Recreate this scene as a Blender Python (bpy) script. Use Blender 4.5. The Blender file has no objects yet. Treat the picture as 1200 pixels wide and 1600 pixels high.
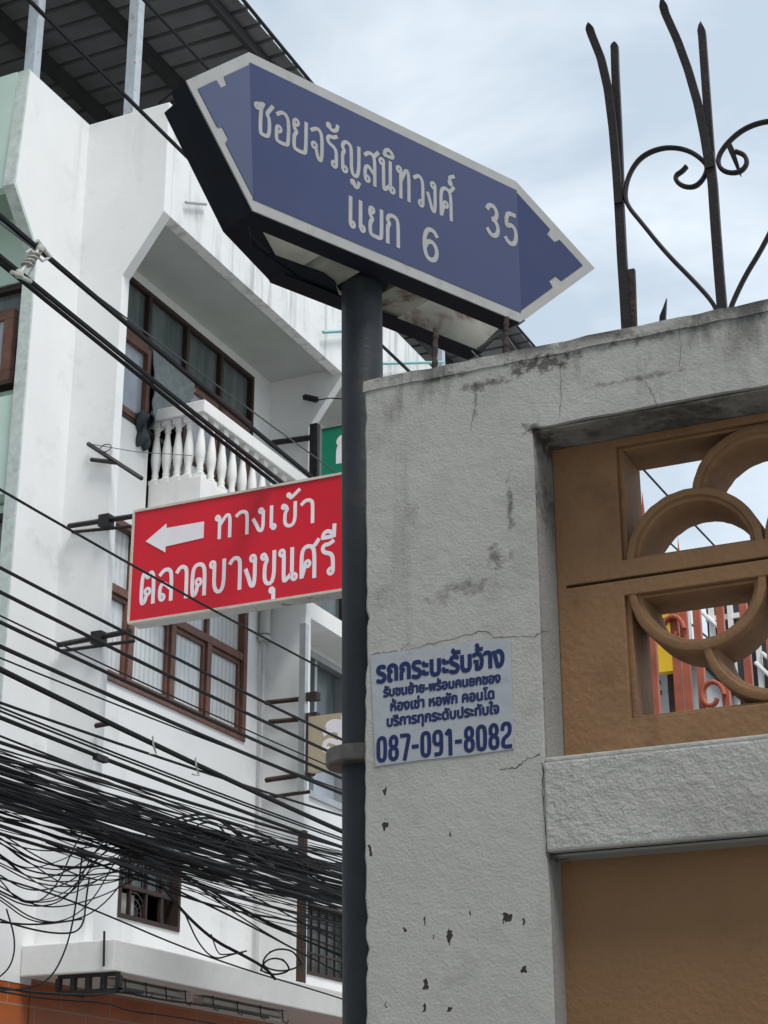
import bpy, bmesh, math, random
from mathutils import Vector, Matrix
random.seed(7)
S = bpy.context.scene
COL = S.collection

# ------------------------------------------------------------------ camera
F_PX, PITCH, ROLL, YAW = 2768.0, math.radians(21.47), math.radians(-.2), math.radians(24.65)
CAM = Vector((0, 0, 1.6))
_fh = Vector((-math.sin(YAW), math.cos(YAW), 0)); _rt = Vector((math.cos(YAW), math.sin(YAW), 0)); _up = Vector((0, 0, 1))
FWD = _fh*math.cos(PITCH) + _up*math.sin(PITCH); _u = -_fh*math.sin(PITCH) + _up*math.cos(PITCH)
RGT = _rt*math.cos(ROLL) + _u*math.sin(ROLL); UPV = -_rt*math.sin(ROLL) + _u*math.cos(ROLL)
cd = bpy.data.cameras.new('camera'); cam = bpy.data.objects.new('camera', cd); COL.objects.link(cam)
cam.matrix_world = Matrix(((RGT.x, UPV.x, -FWD.x, CAM.x), (RGT.y, UPV.y, -FWD.y, CAM.y), (RGT.z, UPV.z, -FWD.z, CAM.z), (0, 0, 0, 1)))
cd.sensor_fit = 'VERTICAL'; cd.sensor_height = 36.0; cd.lens = F_PX/1600*36.0
cd.clip_start = .05; cd.clip_end = 2000
S.camera = cam
S.render.resolution_x, S.render.resolution_y = 768, 1024

# ------------------------------------------------------------------ world, sun, exposure
SUN_EL, SUN_AZ = 63, 122          # azimuth clockwise from +Y
w = bpy.data.worlds.new('World'); S.world = w; w.use_nodes = True
nt = w.node_tree; bg = nt.nodes['Background']
sky = nt.nodes.new('ShaderNodeTexSky'); sky.sky_type = 'NISHITA'; sky.sun_disc = False
sky.sun_elevation = math.radians(SUN_EL); sky.sun_rotation = math.radians(SUN_AZ)
sky.dust_density = 3
tc = nt.nodes.new('ShaderNodeTexCoord'); mp = nt.nodes.new('ShaderNodeMapping'); mp.inputs['Scale'].default_value = (1, 1, 1.8)
nz = nt.nodes.new('ShaderNodeTexNoise'); nz.inputs['Scale'].default_value = 4.2; nz.inputs['Distortion'].default_value = .35; nz.inputs['Detail'].default_value = 6; nz.inputs['Roughness'].default_value = .55
rp = nt.nodes.new('ShaderNodeValToRGB')
rp.color_ramp.elements[0].position = .38; rp.color_ramp.elements[0].color = (3.55, 4.2, 4.85, 1)
rp.color_ramp.elements[1].position = .64; rp.color_ramp.elements[1].color = (5.95, 6.4, 6.8, 1)
mx = nt.nodes.new('ShaderNodeMix'); mx.data_type = 'RGBA'; mx.inputs['Factor'].default_value = .9
nt.links.new(tc.outputs['Generated'], mp.inputs['Vector']); nt.links.new(mp.outputs['Vector'], nz.inputs['Vector'])
nt.links.new(nz.outputs['Fac'], rp.inputs['Fac']); nt.links.new(sky.outputs['Color'], mx.inputs['A']); nt.links.new(rp.outputs['Color'], mx.inputs['B'])
dt = nt.nodes.new('ShaderNodeVectorMath'); dt.operation = 'DOT_PRODUCT'; dt.inputs[1].default_value = (.55, .83, 0); nt.links.new(tc.outputs['Generated'], dt.inputs[0])
mr = nt.nodes.new('ShaderNodeMapRange'); mr.inputs['From Min'].default_value = -.6; mr.inputs['From Max'].default_value = 1; mr.inputs['To Min'].default_value = .62; mr.inputs['To Max'].default_value = 1.22; nt.links.new(dt.outputs['Value'], mr.inputs['Value'])
sc_ = nt.nodes.new('ShaderNodeVectorMath'); sc_.operation = 'SCALE'; nt.links.new(mx.outputs['Result'], sc_.inputs[0]); nt.links.new(mr.outputs['Result'], sc_.inputs['Scale'])
nt.links.new(sc_.outputs[0], bg.inputs['Color']); bg.inputs['Strength'].default_value = .072
sd = bpy.data.lights.new('sun', 'SUN'); sd.energy = 1.5; sd.angle = math.radians(20); sd.color = (1, .985, .96)
so = bpy.data.objects.new('sun', sd); COL.objects.link(so)
_a, _e = math.radians(SUN_AZ), math.radians(SUN_EL)
so.rotation_euler = Vector((math.sin(_a)*math.cos(_e), math.cos(_a)*math.cos(_e), math.sin(_e))).to_track_quat('Z', 'Y').to_euler()
S.view_settings.view_transform = 'Standard'; S.view_settings.look = 'None'; S.view_settings.exposure = 1.2; S.view_settings.gamma = 1

# ------------------------------------------------------------------ measuring: where the sight line of a photo point meets a real plane
def ray(px, py): return RGT*((px-600)/F_PX) - UPV*((py-800)/F_PX) + FWD
def onx(px, py, X): r = ray(px, py); return CAM + r*((X-CAM.x)/r.x)
def ony(px, py, Y): r = ray(px, py); return CAM + r*((Y-CAM.y)/r.y)
def onz(px, py, Z): r = ray(px, py); return CAM + r*((Z-CAM.z)/r.z)

# ------------------------------------------------------------------ materials
def mat(name, col, rough=.7, var=.12, scale=6, bump=0, bscale=60, stain=None, streak=None, metal=0, detail=5, spec=.4, coat=0):
    m = bpy.data.materials.new(name); m.use_nodes = True; n = m.node_tree; b = n.nodes['Principled BSDF']
    L = n.links.new
    b.inputs['Roughness'].default_value = rough; b.inputs['Metallic'].default_value = metal
    b.inputs['Specular IOR Level'].default_value = spec; b.inputs['Coat Weight'].default_value = coat
    t = n.nodes.new('ShaderNodeTexCoord'); src = t.outputs['Object']
    a = n.nodes.new('ShaderNodeTexNoise'); a.inputs['Scale'].default_value = scale; a.inputs['Detail'].default_value = detail; a.inputs['Roughness'].default_value = .6
    L(src, a.inputs['Vector'])
    r = n.nodes.new('ShaderNodeValToRGB'); r.color_ramp.elements[0].position = .3; r.color_ramp.elements[1].position = .7
    c = Vector(col)
    r.color_ramp.elements[0].color = (*(c*(1-var)), 1); r.color_ramp.elements[1].color = (*[min(1, v*(1+var)) for v in col], 1)
    L(a.outputs['Fac'], r.inputs['Fac']); out = r.outputs['Color']
    def over(fac_socket, scol):
        nonlocal out
        q = n.nodes.new('ShaderNodeMix'); q.data_type = 'RGBA'; L(fac_socket, q.inputs['Factor']); L(out, q.inputs['A']); q.inputs['B'].default_value = (*scol, 1); out = q.outputs['Result']
    def patch(sc, lo, hi, amt, vec=None, det=6):
        q = n.nodes.new('ShaderNodeTexNoise'); q.inputs['Scale'].default_value = sc; q.inputs['Detail'].default_value = det; q.inputs['Roughness'].default_value = .65
        L(vec or src, q.inputs['Vector'])
        g = n.nodes.new('ShaderNodeMapRange'); g.inputs['From Min'].default_value = lo; g.inputs['From Max'].default_value = hi; g.inputs['To Max'].default_value = amt
        L(q.outputs['Fac'], g.inputs['Value']); return g.outputs['Result']
    if stain: over(patch(stain[1], stain[2], stain[3], stain[4]), stain[0])
    if streak:
        p = n.nodes.new('ShaderNodeMapping'); p.inputs['Scale'].default_value = (1, 1, .09); L(src, p.inputs['Vector'])
        over(patch(streak[1], streak[2], streak[3], streak[4], p.outputs['Vector']), streak[0])
    L(out, b.inputs['Base Color'])
    if bump:
        q = n.nodes.new('ShaderNodeTexNoise'); q.inputs['Scale'].default_value = bscale; q.inputs['Detail'].default_value = 4
        L(src, q.inputs['Vector'])
        k = n.nodes.new('ShaderNodeBump'); k.inputs['Strength'].default_value = bump; k.inputs['Distance'].default_value = .01
        L(q.outputs['Fac'], k.inputs['Height']); L(k.outputs['Normal'], b.inputs['Normal'])
    m['out'] = 1
    return m, n, b, out, src, over, patch, L
def M(*a, **k): return mat(*a, **k)[0]

white = M('white_paint', (.775, .78, .775), .75, .04, 1.6, .10, 25, stain=((.46, .47, .46), 2.2, .58, .8, .55), streak=((.42, .44, .43), 4, .58, .85, .5))
white_clean = M('white_trim_paint', (.80, .79, .77), .7, .05, 6, .05, 60, streak=((.4, .41, .4), 9, .58, .85, .35))
grime_white = M('weathered_white_paint', (.765, .77, .765), .78, .06, 4, .1, 40, stain=((.36, .38, .37), 7, .6, .75, .45), streak=((.22, .235, .23), 9, .52, .72, .7))
canopy_m = M('stained_canopy_paint', (.74, .735, .72), .8, .05, 4, .1, 40, stain=((.42, .42, .40), 4, .58, .8, .5), streak=((.36, .36, .34), 7, .62, .85, .45))
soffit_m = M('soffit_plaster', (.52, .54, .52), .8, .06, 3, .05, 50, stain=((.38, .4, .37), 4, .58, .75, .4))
mint = M('mint_green_paint', (.53, .68, .60), .75, .05, 3, .05, 40, streak=((.42, .50, .46), 7, .58, .8, .4))
mint_edge = M('grey_green_weathered_edge', (.50, .56, .53), .8, .15, 14, .15, 50, stain=((.22, .24, .23), 12, .58, .72, .6))
orange_tile, _n, _b, _o, _s, _ov, _pa, _L = mat('orange_tile', (.38, .088, .012), .45, .12, 5)
_bt = _n.nodes.new('ShaderNodeTexBrick'); _mp = _n.nodes.new('ShaderNodeMapping'); _mp.inputs['Rotation'].default_value = (0, math.radians(90), math.radians(90))
_cx = _n.nodes.new('ShaderNodeSeparateXYZ'); _cb = _n.nodes.new('ShaderNodeCombineXYZ')
_L(_s, _cx.inputs[0]); _L(_cx.outputs['Y'], _cb.inputs['X']); _L(_cx.outputs['Z'], _cb.inputs['Y']); _L(_cb.outputs[0], _bt.inputs['Vector'])
_bt.inputs['Scale'].default_value = 1; _bt.inputs['Brick Width'].default_value = .62; _bt.inputs['Row Height'].default_value = .17; _bt.inputs['Mortar Size'].default_value = .006
_ov(_bt.outputs['Fac'], (.34, .20, .13))
_L(_n.nodes[-1].outputs['Result'], _b.inputs['Base Color'])
brown_frame = M('red_brown_wood', (.14, .066, .046), .55, .3, 9, .1, 60)
dark_frame = M('dark_brown_wood', (.035, .02, .016), .6, .3, 9)
alu = M('grey_aluminium', (.42, .44, .45), .4, .1, 8, metal=.6)
glass_dark = M('dusty_dark_glass', (.075, .095, .095), .22, .25, 3, streak=((.23, .25, .25), 6, .42, .8, .7), spec=.5)
glass_pale = M('painted_sky_reflection_glass', (.34, .37, .41), .2, .12, 4, stain=((.6, .63, .66), 9, .6, .7, .4), spec=.5)  # pale blue of the reflected sky is painted into the pane colour
def curtain_glass():
    m, n, b, out, src, over, patch, L = mat('glass_over_pale_curtain', (.58, .60, .60), .16, .1, 2.5, spec=.6)
    wv = n.nodes.new('ShaderNodeTexWave'); wv.bands_direction = 'Y'; wv.inputs['Scale'].default_value = 4.6; wv.inputs['Distortion'].default_value = 2.2; wv.inputs['Detail Scale'].default_value = .6
    L(src, wv.inputs['Vector'])
    g = n.nodes.new('ShaderNodeMapRange'); g.inputs['From Min'].default_value = .55; g.inputs['From Max'].default_value = .95; g.inputs['To Max'].default_value = .62; L(wv.outputs['Fac'], g.inputs['Value'])
    over(g.outputs['Result'], (.36, .38, .38))
    over(patch(2.2, .52, .62, .5), (.68, .71, .73))
    L([x for x in n.nodes if x.bl_idname == 'ShaderNodeMix'][-1].outputs['Result'], b.inputs['Base Color'])
    return m
glass_curtain = curtain_glass()
cloth_grey = M('grey_curtain_cloth', (.22, .25, .25), .9, .2, 12)
cloth_dark = M('dark_garment_cloth', (.045, .055, .06), .9, .3, 10)
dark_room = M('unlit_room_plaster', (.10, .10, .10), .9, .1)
iron = M('dark_wrought_iron', (.016, .012, .012), .5, .35, 30, .15, 120, stain=((.05, .028, .022), 25, .58, .7, .5), spec=.3)
rust = M('rusted_iron', (.035, .022, .018), .8, .4, 30, .3, 90, stain=((.08, .032, .018), 18, .5, .65, .7))
black_iron = M('black_painted_iron', (.010, .010, .011), .6, .4, 20, .1, 60, stain=((.06, .04, .03), 20, .55, .7, .6))
cable_m = M('black_cable_sheath', (.008, .009, .011), .6, .4, 3, spec=.25)
cable_d = M('dusty_black_cable_sheath', (.026, .027, .027), .7, .4, 3)
cable_g = M('grey_cable_sheath', (.07, .075, .075), .6, .3, 3)
porcelain = M('weathered_grey_spacer', (.42, .42, .39), .6, .25, 40)
roof_m = M('dark_grey_metal_sheet', (.15, .155, .16), .55, .2, 2, stain=((.10, .10, .10), 3, .5, .7, .6))
purlin_m = M('dark_steel_purlin', (.028, .028, .03), .6, .2, 5)
post_m = M('weathered_pale_blue_steel', (.42, .47, .51), .55, .12, 10, stain=((.26, .13, .07), 14, .58, .68, .7), streak=((.25, .12, .07), 9, .6, .72, .5))
pole_m = M('blue_grey_painted_steel', (.016, .020, .025), .5, .3, 12, .12, 60, stain=((.04, .033, .03), 9, .55, .7, .5), streak=((.045, .05, .054), 14, .52, .8, .6))
clamp_m = M('dull_steel_clamp', (.14, .13, .115), .5, .3, 25, metal=.4)
sign_blue = M('blue_sign_enamel', (.011, .021, .088), .28, .07, 3, .0, 40, stain=((.02, .03, .098), 5, .5, .75, .5), coat=.32)
sign_white = M('dirty_white_sign_film', (.31, .31, .30), .5, .08, 12, stain=((.2, .195, .19), 14, .55, .72, .5))
sign_navy = M('navy_sign_steel', (.004, .007, .015), .6, .4, 8, .1, 30, stain=((.012, .008, .007), 8, .55, .7, .5), spec=.2)
sign_inner = M('rusting_grey_sign_steel', (.30, .30, .26), .65, .25, 5, stain=((.085, .028, .014), 3.5, .54, .62, .95), streak=((.12, .045, .022), 7, .60, .70, .85))
sign_red = M('red_sign_film', (.62, .008, .024), .4, .07, 2, stain=((.45, .018, .03), 3, .5, .75, .5))
sign_text = M('white_sign_film', (.80, .76, .80), .5, .05, 6)
sign_cream = M('cream_aluminium_trim', (.55, .52, .45), .5, .15, 10)
sign_tin = M('painted_tin_sheet', (.48, .48, .47), .5, .12, 6, stain=((.06, .04, .03), 6, .60, .68, .9), metal=.1)
sign_green = M('green_sign_film', (.010, .20, .115), .4, .06, 4)
sign_beige = M('beige_sign_film', (.42, .355, .25), .5, .06, 4)
paper = M('bluish_white_sticker', (.315, .335, .355), .4, .06, 14, .12, 30, stain=((.2, .21, .23), 18, .55, .7, .5))
ink = M('navy_sticker_ink', (.004, .012, .075), .45, .12, 20)
turq = M('turquoise_pipe_paint', (.20, .42, .43), .5, .1)
pipe_m = M('grey_plastic_pipe', (.48, .48, .47), .5, .1)
pink_iron = M('salmon_red_painted_iron', (.42, .11, .06), .5, .2, 14)
yellow = M('yellow_board_paint', (.75, .47, .02), .5, .1)
grey_wall = M('pale_grey_render', (.42, .44, .46), .8, .08, 3)
dark_wall = M('dark_slate_panel', (.03, .036, .045), .5, .2, 3)
lamp_white = M('white_lamp_enamel', (.42, .42, .39), .5, .1)
asphalt = M('asphalt', (.06, .06, .062), .9, .2, 3, .3, 60)
paving = M('concrete_paving', (.30, .30, .28), .85, .12, 2, .2, 40)

def wall_stucco(name, col, dirt_top, bump=.5, chips=(), bscale=130, blots=()):
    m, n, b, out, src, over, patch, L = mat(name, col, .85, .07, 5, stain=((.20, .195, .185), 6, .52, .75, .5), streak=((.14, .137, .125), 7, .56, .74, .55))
    sx = n.nodes.new('ShaderNodeSeparateXYZ'); L(src, sx.inputs[0])
    def math_(op, a, bb=None, c=None, clamp=False):
        q = n.nodes.new('ShaderNodeMath'); q.operation = op; q.use_clamp = clamp
        for i, v in enumerate((a, bb, c)):
            if v is None: continue
            if isinstance(v, (int, float)): q.inputs[i].default_value = v
            else: L(v, q.inputs[i])
        return q.outputs[0]
    # mildew creeping down from the coping, its own ragged shape
    if dirt_top:
        g = n.nodes.new('ShaderNodeMapRange'); g.inputs['From Min'].default_value = dirt_top[0]; g.inputs['From Max'].default_value = dirt_top[1]; L(sx.outputs['Z'], g.inputs['Value'])
        pv = n.nodes.new('ShaderNodeMapping'); pv.inputs['Scale'].default_value = (1, 1, .35); L(src, pv.inputs['Vector'])
        p1 = patch(15, .50, .68, 1, pv.outputs['Vector'], 8)
        over(math_('MULTIPLY', math_('MULTIPLY', g.outputs['Result'], p1), .85), (.030, .030, .028))
        g2 = n.nodes.new('ShaderNodeMapRange'); g2.inputs['From Min'].default_value = dirt_top[1]-.035; g2.inputs['From Max'].default_value = dirt_top[1]; L(sx.outputs['Z'], g2.inputs['Value'])
        over(math_('MULTIPLY', math_('MULTIPLY', g2.outputs['Result'], patch(7, .42, .56, 1)), .9), (.035, .035, .033))
    for cx, cz, rx, rz, amt in blots:       # patches of mould, each with its own place and ragged outline
        sp = n.nodes.new('ShaderNodeVectorMath'); sp.operation = 'SUBTRACT'; L(src, sp.inputs[0]); sp.inputs[1].default_value = (cx, 0, cz)
        sc = n.nodes.new('ShaderNodeVectorMath'); sc.operation = 'MULTIPLY'; L(sp.outputs[0], sc.inputs[0]); sc.inputs[1].default_value = (1/rx, 0, 1/rz)
        ln = n.nodes.new('ShaderNodeVectorMath'); ln.operation = 'LENGTH'; L(sc.outputs[0], ln.inputs[0])
        pz = n.nodes.new('ShaderNodeTexNoise'); pz.inputs['Scale'].default_value = 42; pz.inputs['Detail'].default_value = 8; pz.inputs['Roughness'].default_value = .7; L(src, pz.inputs['Vector'])
        f = math_('MULTIPLY_ADD', ln.outputs['Value'], -.30, pz.outputs['Fac'])
        f = math_('MULTIPLY', math_('SUBTRACT', f, .30), 7*amt, None, True)
        over(math_('MULTIPLY', f, min(1, .42+amt*.4)), (.04, .034, .031))
    # flaked spots where the paint has come off
    if chips:
        wn = n.nodes.new('ShaderNodeTexNoise'); wn.inputs['Scale'].default_value = 75; wn.inputs['Detail'].default_value = 4; L(src, wn.inputs['Vector'])
        vs = n.nodes.new('ShaderNodeVectorMath'); vs.operation = 'MULTIPLY_ADD'; L(wn.outputs['Color'], vs.inputs[0]); vs.inputs[1].default_value = (.024, 0, .034); L(src, vs.inputs[2])
        tot = tot2 = None
        for cx, cz, rx, rz in chips:
            sp = n.nodes.new('ShaderNodeVectorMath'); sp.operation = 'SUBTRACT'; L(vs.outputs[0], sp.inputs[0]); sp.inputs[1].default_value = (cx+.012, 0, cz+.017)
            sc = n.nodes.new('ShaderNodeVectorMath'); sc.operation = 'MULTIPLY'; L(sp.outputs[0], sc.inputs[0]); sc.inputs[1].default_value = (1/rx, 0, 1/rz)
            ln = n.nodes.new('ShaderNodeVectorMath'); ln.operation = 'LENGTH'; L(sc.outputs[0], ln.inputs[0])
            f0 = ln.outputs['Value']; f = math_('MULTIPLY', math_('SUBTRACT', 1.25, f0), 8, None, True); g = math_('MULTIPLY', math_('SUBTRACT', 1.75, f0), 6, None, True)
            tot = f if tot is None else math_('MAXIMUM', tot, f); tot2 = g if tot2 is None else math_('MAXIMUM', tot2, g)
        rim = math_('MULTIPLY', math_('SUBTRACT', tot2, tot), .22, None, True); over(rim, tuple(min(1, v*1.35) for v in col)); over(tot, (.028, .022, .020))
    mixes = [x for x in n.nodes if x.bl_idname == 'ShaderNodeMix']
    L(mixes[-1].outputs['Result'], b.inputs['Base Color'])
    # trowelled stucco
    q = n.nodes.new('ShaderNodeTexNoise'); q.inputs['Scale'].default_value = bscale; q.inputs['Detail'].default_value = 6; q.inputs['Roughness'].default_value = .62; q.inputs['Distortion'].default_value = .15; L(src, q.inputs['Vector'])
    q2 = n.nodes.new('ShaderNodeTexNoise'); q2.inputs['Scale'].default_value = bscale*.3; q2.inputs['Detail'].default_value = 3; L(src, q2.inputs['Vector'])
    ad = math_('MULTIPLY_ADD', q2.outputs['Fac'], 1.0, q.outputs['Fac'])
    k = n.nodes.new('ShaderNodeBump'); k.inputs['Strength'].default_value = bump; k.inputs['Distance'].default_value = .008
    L(ad, k.inputs['Height']); L(k.outputs['Normal'], b.inputs['Normal'])
    return m

# ------------------------------------------------------------------ mesh helpers
class MB:
    def __init__(s): s.v = []; s.f = []
    def add(s, vs, fs):
        o = len(s.v); s.v += [Vector(p) for p in vs]; s.f += [tuple(i+o for i in f) for f in fs]; return s
    def box(s, x0, x1, y0, y1, z0, z1):
        return s.add([(x0, y0, z0), (x1, y0, z0), (x1, y1, z0), (x0, y1, z0), (x0, y0, z1), (x1, y0, z1), (x1, y1, z1), (x0, y1, z1)],
                     [(0, 3, 2, 1), (4, 5, 6, 7), (0, 1, 5, 4), (1, 2, 6, 5), (2, 3, 7, 6), (3, 0, 4, 7)])
    def prism(s, pts, off):           # planar polygon of 3-D points swept by a vector
        n = len(pts); off = Vector(off); a = [Vector(p) for p in pts]
        return s.add(a + [p+off for p in a], [tuple(range(n-1, -1, -1)), tuple(range(n, 2*n))] + [(i, (i+1) % n, n+(i+1) % n, n+i) for i in range(n)])
    def tube(s, path, r, n=8, closed=False, flat=None):
        P = [Vector(p) for p in path]; N = len(P); rr = r if isinstance(r, (list, tuple)) else [r]*N
        vs, fs = [], []; ref = None
        for i, p in enumerate(P):
            t = (P[(i+1) % N]-P[i-1]) if closed else (P[min(i+1, N-1)]-P[max(i-1, 0)])
            t.normalize()
            if ref is None:
                ref = t.orthogonal().normalized()
                if flat is not None: ref = Vector(flat[0]).normalized()
            a = (ref - t*ref.dot(t)).normalized(); ref = a; b = t.cross(a)
            for k in range(n):
                an = 2*math.pi*(k+.5)/n
                ka, kb = (1, 1) if flat is None else (flat[1], flat[2])
                vs.append(p + (a*math.cos(an)*ka + b*math.sin(an)*kb)*rr[i])
        for i in range(N if closed else N-1):
            j = (i+1) % N
            for k in range(n): fs.append((i*n+k, i*n+(k+1) % n, j*n+(k+1) % n, j*n+k))
        if not closed: fs += [tuple(range(n-1, -1, -1)), tuple(range((N-1)*n, N*n))]
        return s.add(vs, fs)
    def lathe(s, prof, c, n=16):      # (r, z) profile about a vertical axis
        c = Vector(c); vs = [c+Vector((r*math.cos(2*math.pi*k/n), r*math.sin(2*math.pi*k/n), z)) for r, z in prof for k in range(n)]
        fs = [(i*n+k, i*n+(k+1) % n, (i+1)*n+(k+1) % n, (i+1)*n+k) for i in range(len(prof)-1) for k in range(n)]
        fs += [tuple(range(n-1, -1, -1)), tuple(range((len(prof)-1)*n, len(prof)*n))]
        return s.add(vs, fs)
    def holed(s, axis, c0, c1, u0, u1, z0, z1, holes):
        """slab between c0 and c1 on axis ('x' or 'y'), u along the other horizontal axis, with rectangular openings (u0,u1,z0,z1)"""
        us = sorted({u0, u1, *[h[0] for h in holes], *[h[1] for h in holes]}); zs = sorted({z0, z1, *[h[2] for h in holes], *[h[3] for h in holes]})
        us = [u for u in us if u0 <= u <= u1]; zs = [z for z in zs if z0 <= z <= z1]
        def P(c, u, z): return (c, u, z) if axis == 'x' else (u, c, z)
        def full(i, j):
            if i < 0 or j < 0 or i >= len(us)-1 or j >= len(zs)-1: return False
            cu, cz = (us[i]+us[i+1])/2, (zs[j]+zs[j+1])/2
            return not any(h[0] < cu < h[1] and h[2] < cz < h[3] for h in holes)
        for i in range(len(us)-1):
            for j in range(len(zs)-1):
                if not full(i, j): continue
                a, b, d, e = us[i], us[i+1], zs[j], zs[j+1]
                for c in (c0, c1): s.add([P(c, a, d), P(c, b, d), P(c, b, e), P(c, a, e)], [(0, 1, 2, 3)])
                for (di, dj, q) in ((-1, 0, (a, d, a, e)), (1, 0, (b, d, b, e)), (0, -1, (a, d, b, d)), (0, 1, (a, e, b, e))):
                    if not full(i+di, j+dj): s.add([P(c0, q[0], q[1]), P(c0, q[2], q[3]), P(c1, q[2], q[3]), P(c1, q[0], q[1])], [(0, 1, 2, 3)])
        return s
    def build(s, name, m, parent=None, smooth=False, bevel=0, weld=False):
        me = bpy.data.meshes.new(name)
        if parent is None:
            xs = [v.x for v in s.v]; ys = [v.y for v in s.v]; zs = [v.z for v in s.v]
            base = Vector(((min(xs)+max(xs))/2, (min(ys)+max(ys))/2, min(zs)))
        else: base = Vector(parent['_w'])
        me.from_pydata([tuple(v-base) for v in s.v], [], s.f); 
        bm = bmesh.new(); bm.from_mesh(me)
        if weld: bmesh.ops.remove_doubles(bm, verts=bm.verts, dist=1e-5)
        bmesh.ops.recalc_face_normals(bm, faces=bm.faces)
        if bevel:
            ed = [e for e in bm.edges if len(e.link_faces) == 2 and e.calc_face_angle(0) > .6]
            bmesh.ops.bevel(bm, geom=ed, offset=bevel, segments=2, affect='EDGES', profile=.6)
        if smooth:
            for f in bm.faces: f.smooth = True
            for e in bm.edges:
                if len(e.link_faces) == 2 and e.calc_face_angle(0) > .7: e.smooth = False
        bm.to_mesh(me); bm.free(); me.materials.append(m)
        o = bpy.data.objects.new(name, me); COL.objects.link(o)
        if parent is None: o.location = base; o['_w'] = tuple(base)
        else:
            o.parent = parent; o['_w'] = tuple(base)
        return o
def tag(o, label=None, cat=None, group=None, kind=None):
    for k, v in (('label', label), ('category', cat), ('group', group), ('kind', kind)):
        if v: o[k] = v
    return o
def thing(name, loc, label, cat, group=None):
    o = bpy.data.objects.new(name, None); COL.objects.link(o); o.location = loc; o['_w'] = tuple(loc); o.empty_display_size = .1
    return tag(o, label, cat, group)
def copy_part(o, parent, delta):
    c = o.copy(); COL.objects.link(c); c.parent = parent; c.location = o.location + Vector(delta); return c

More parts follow.
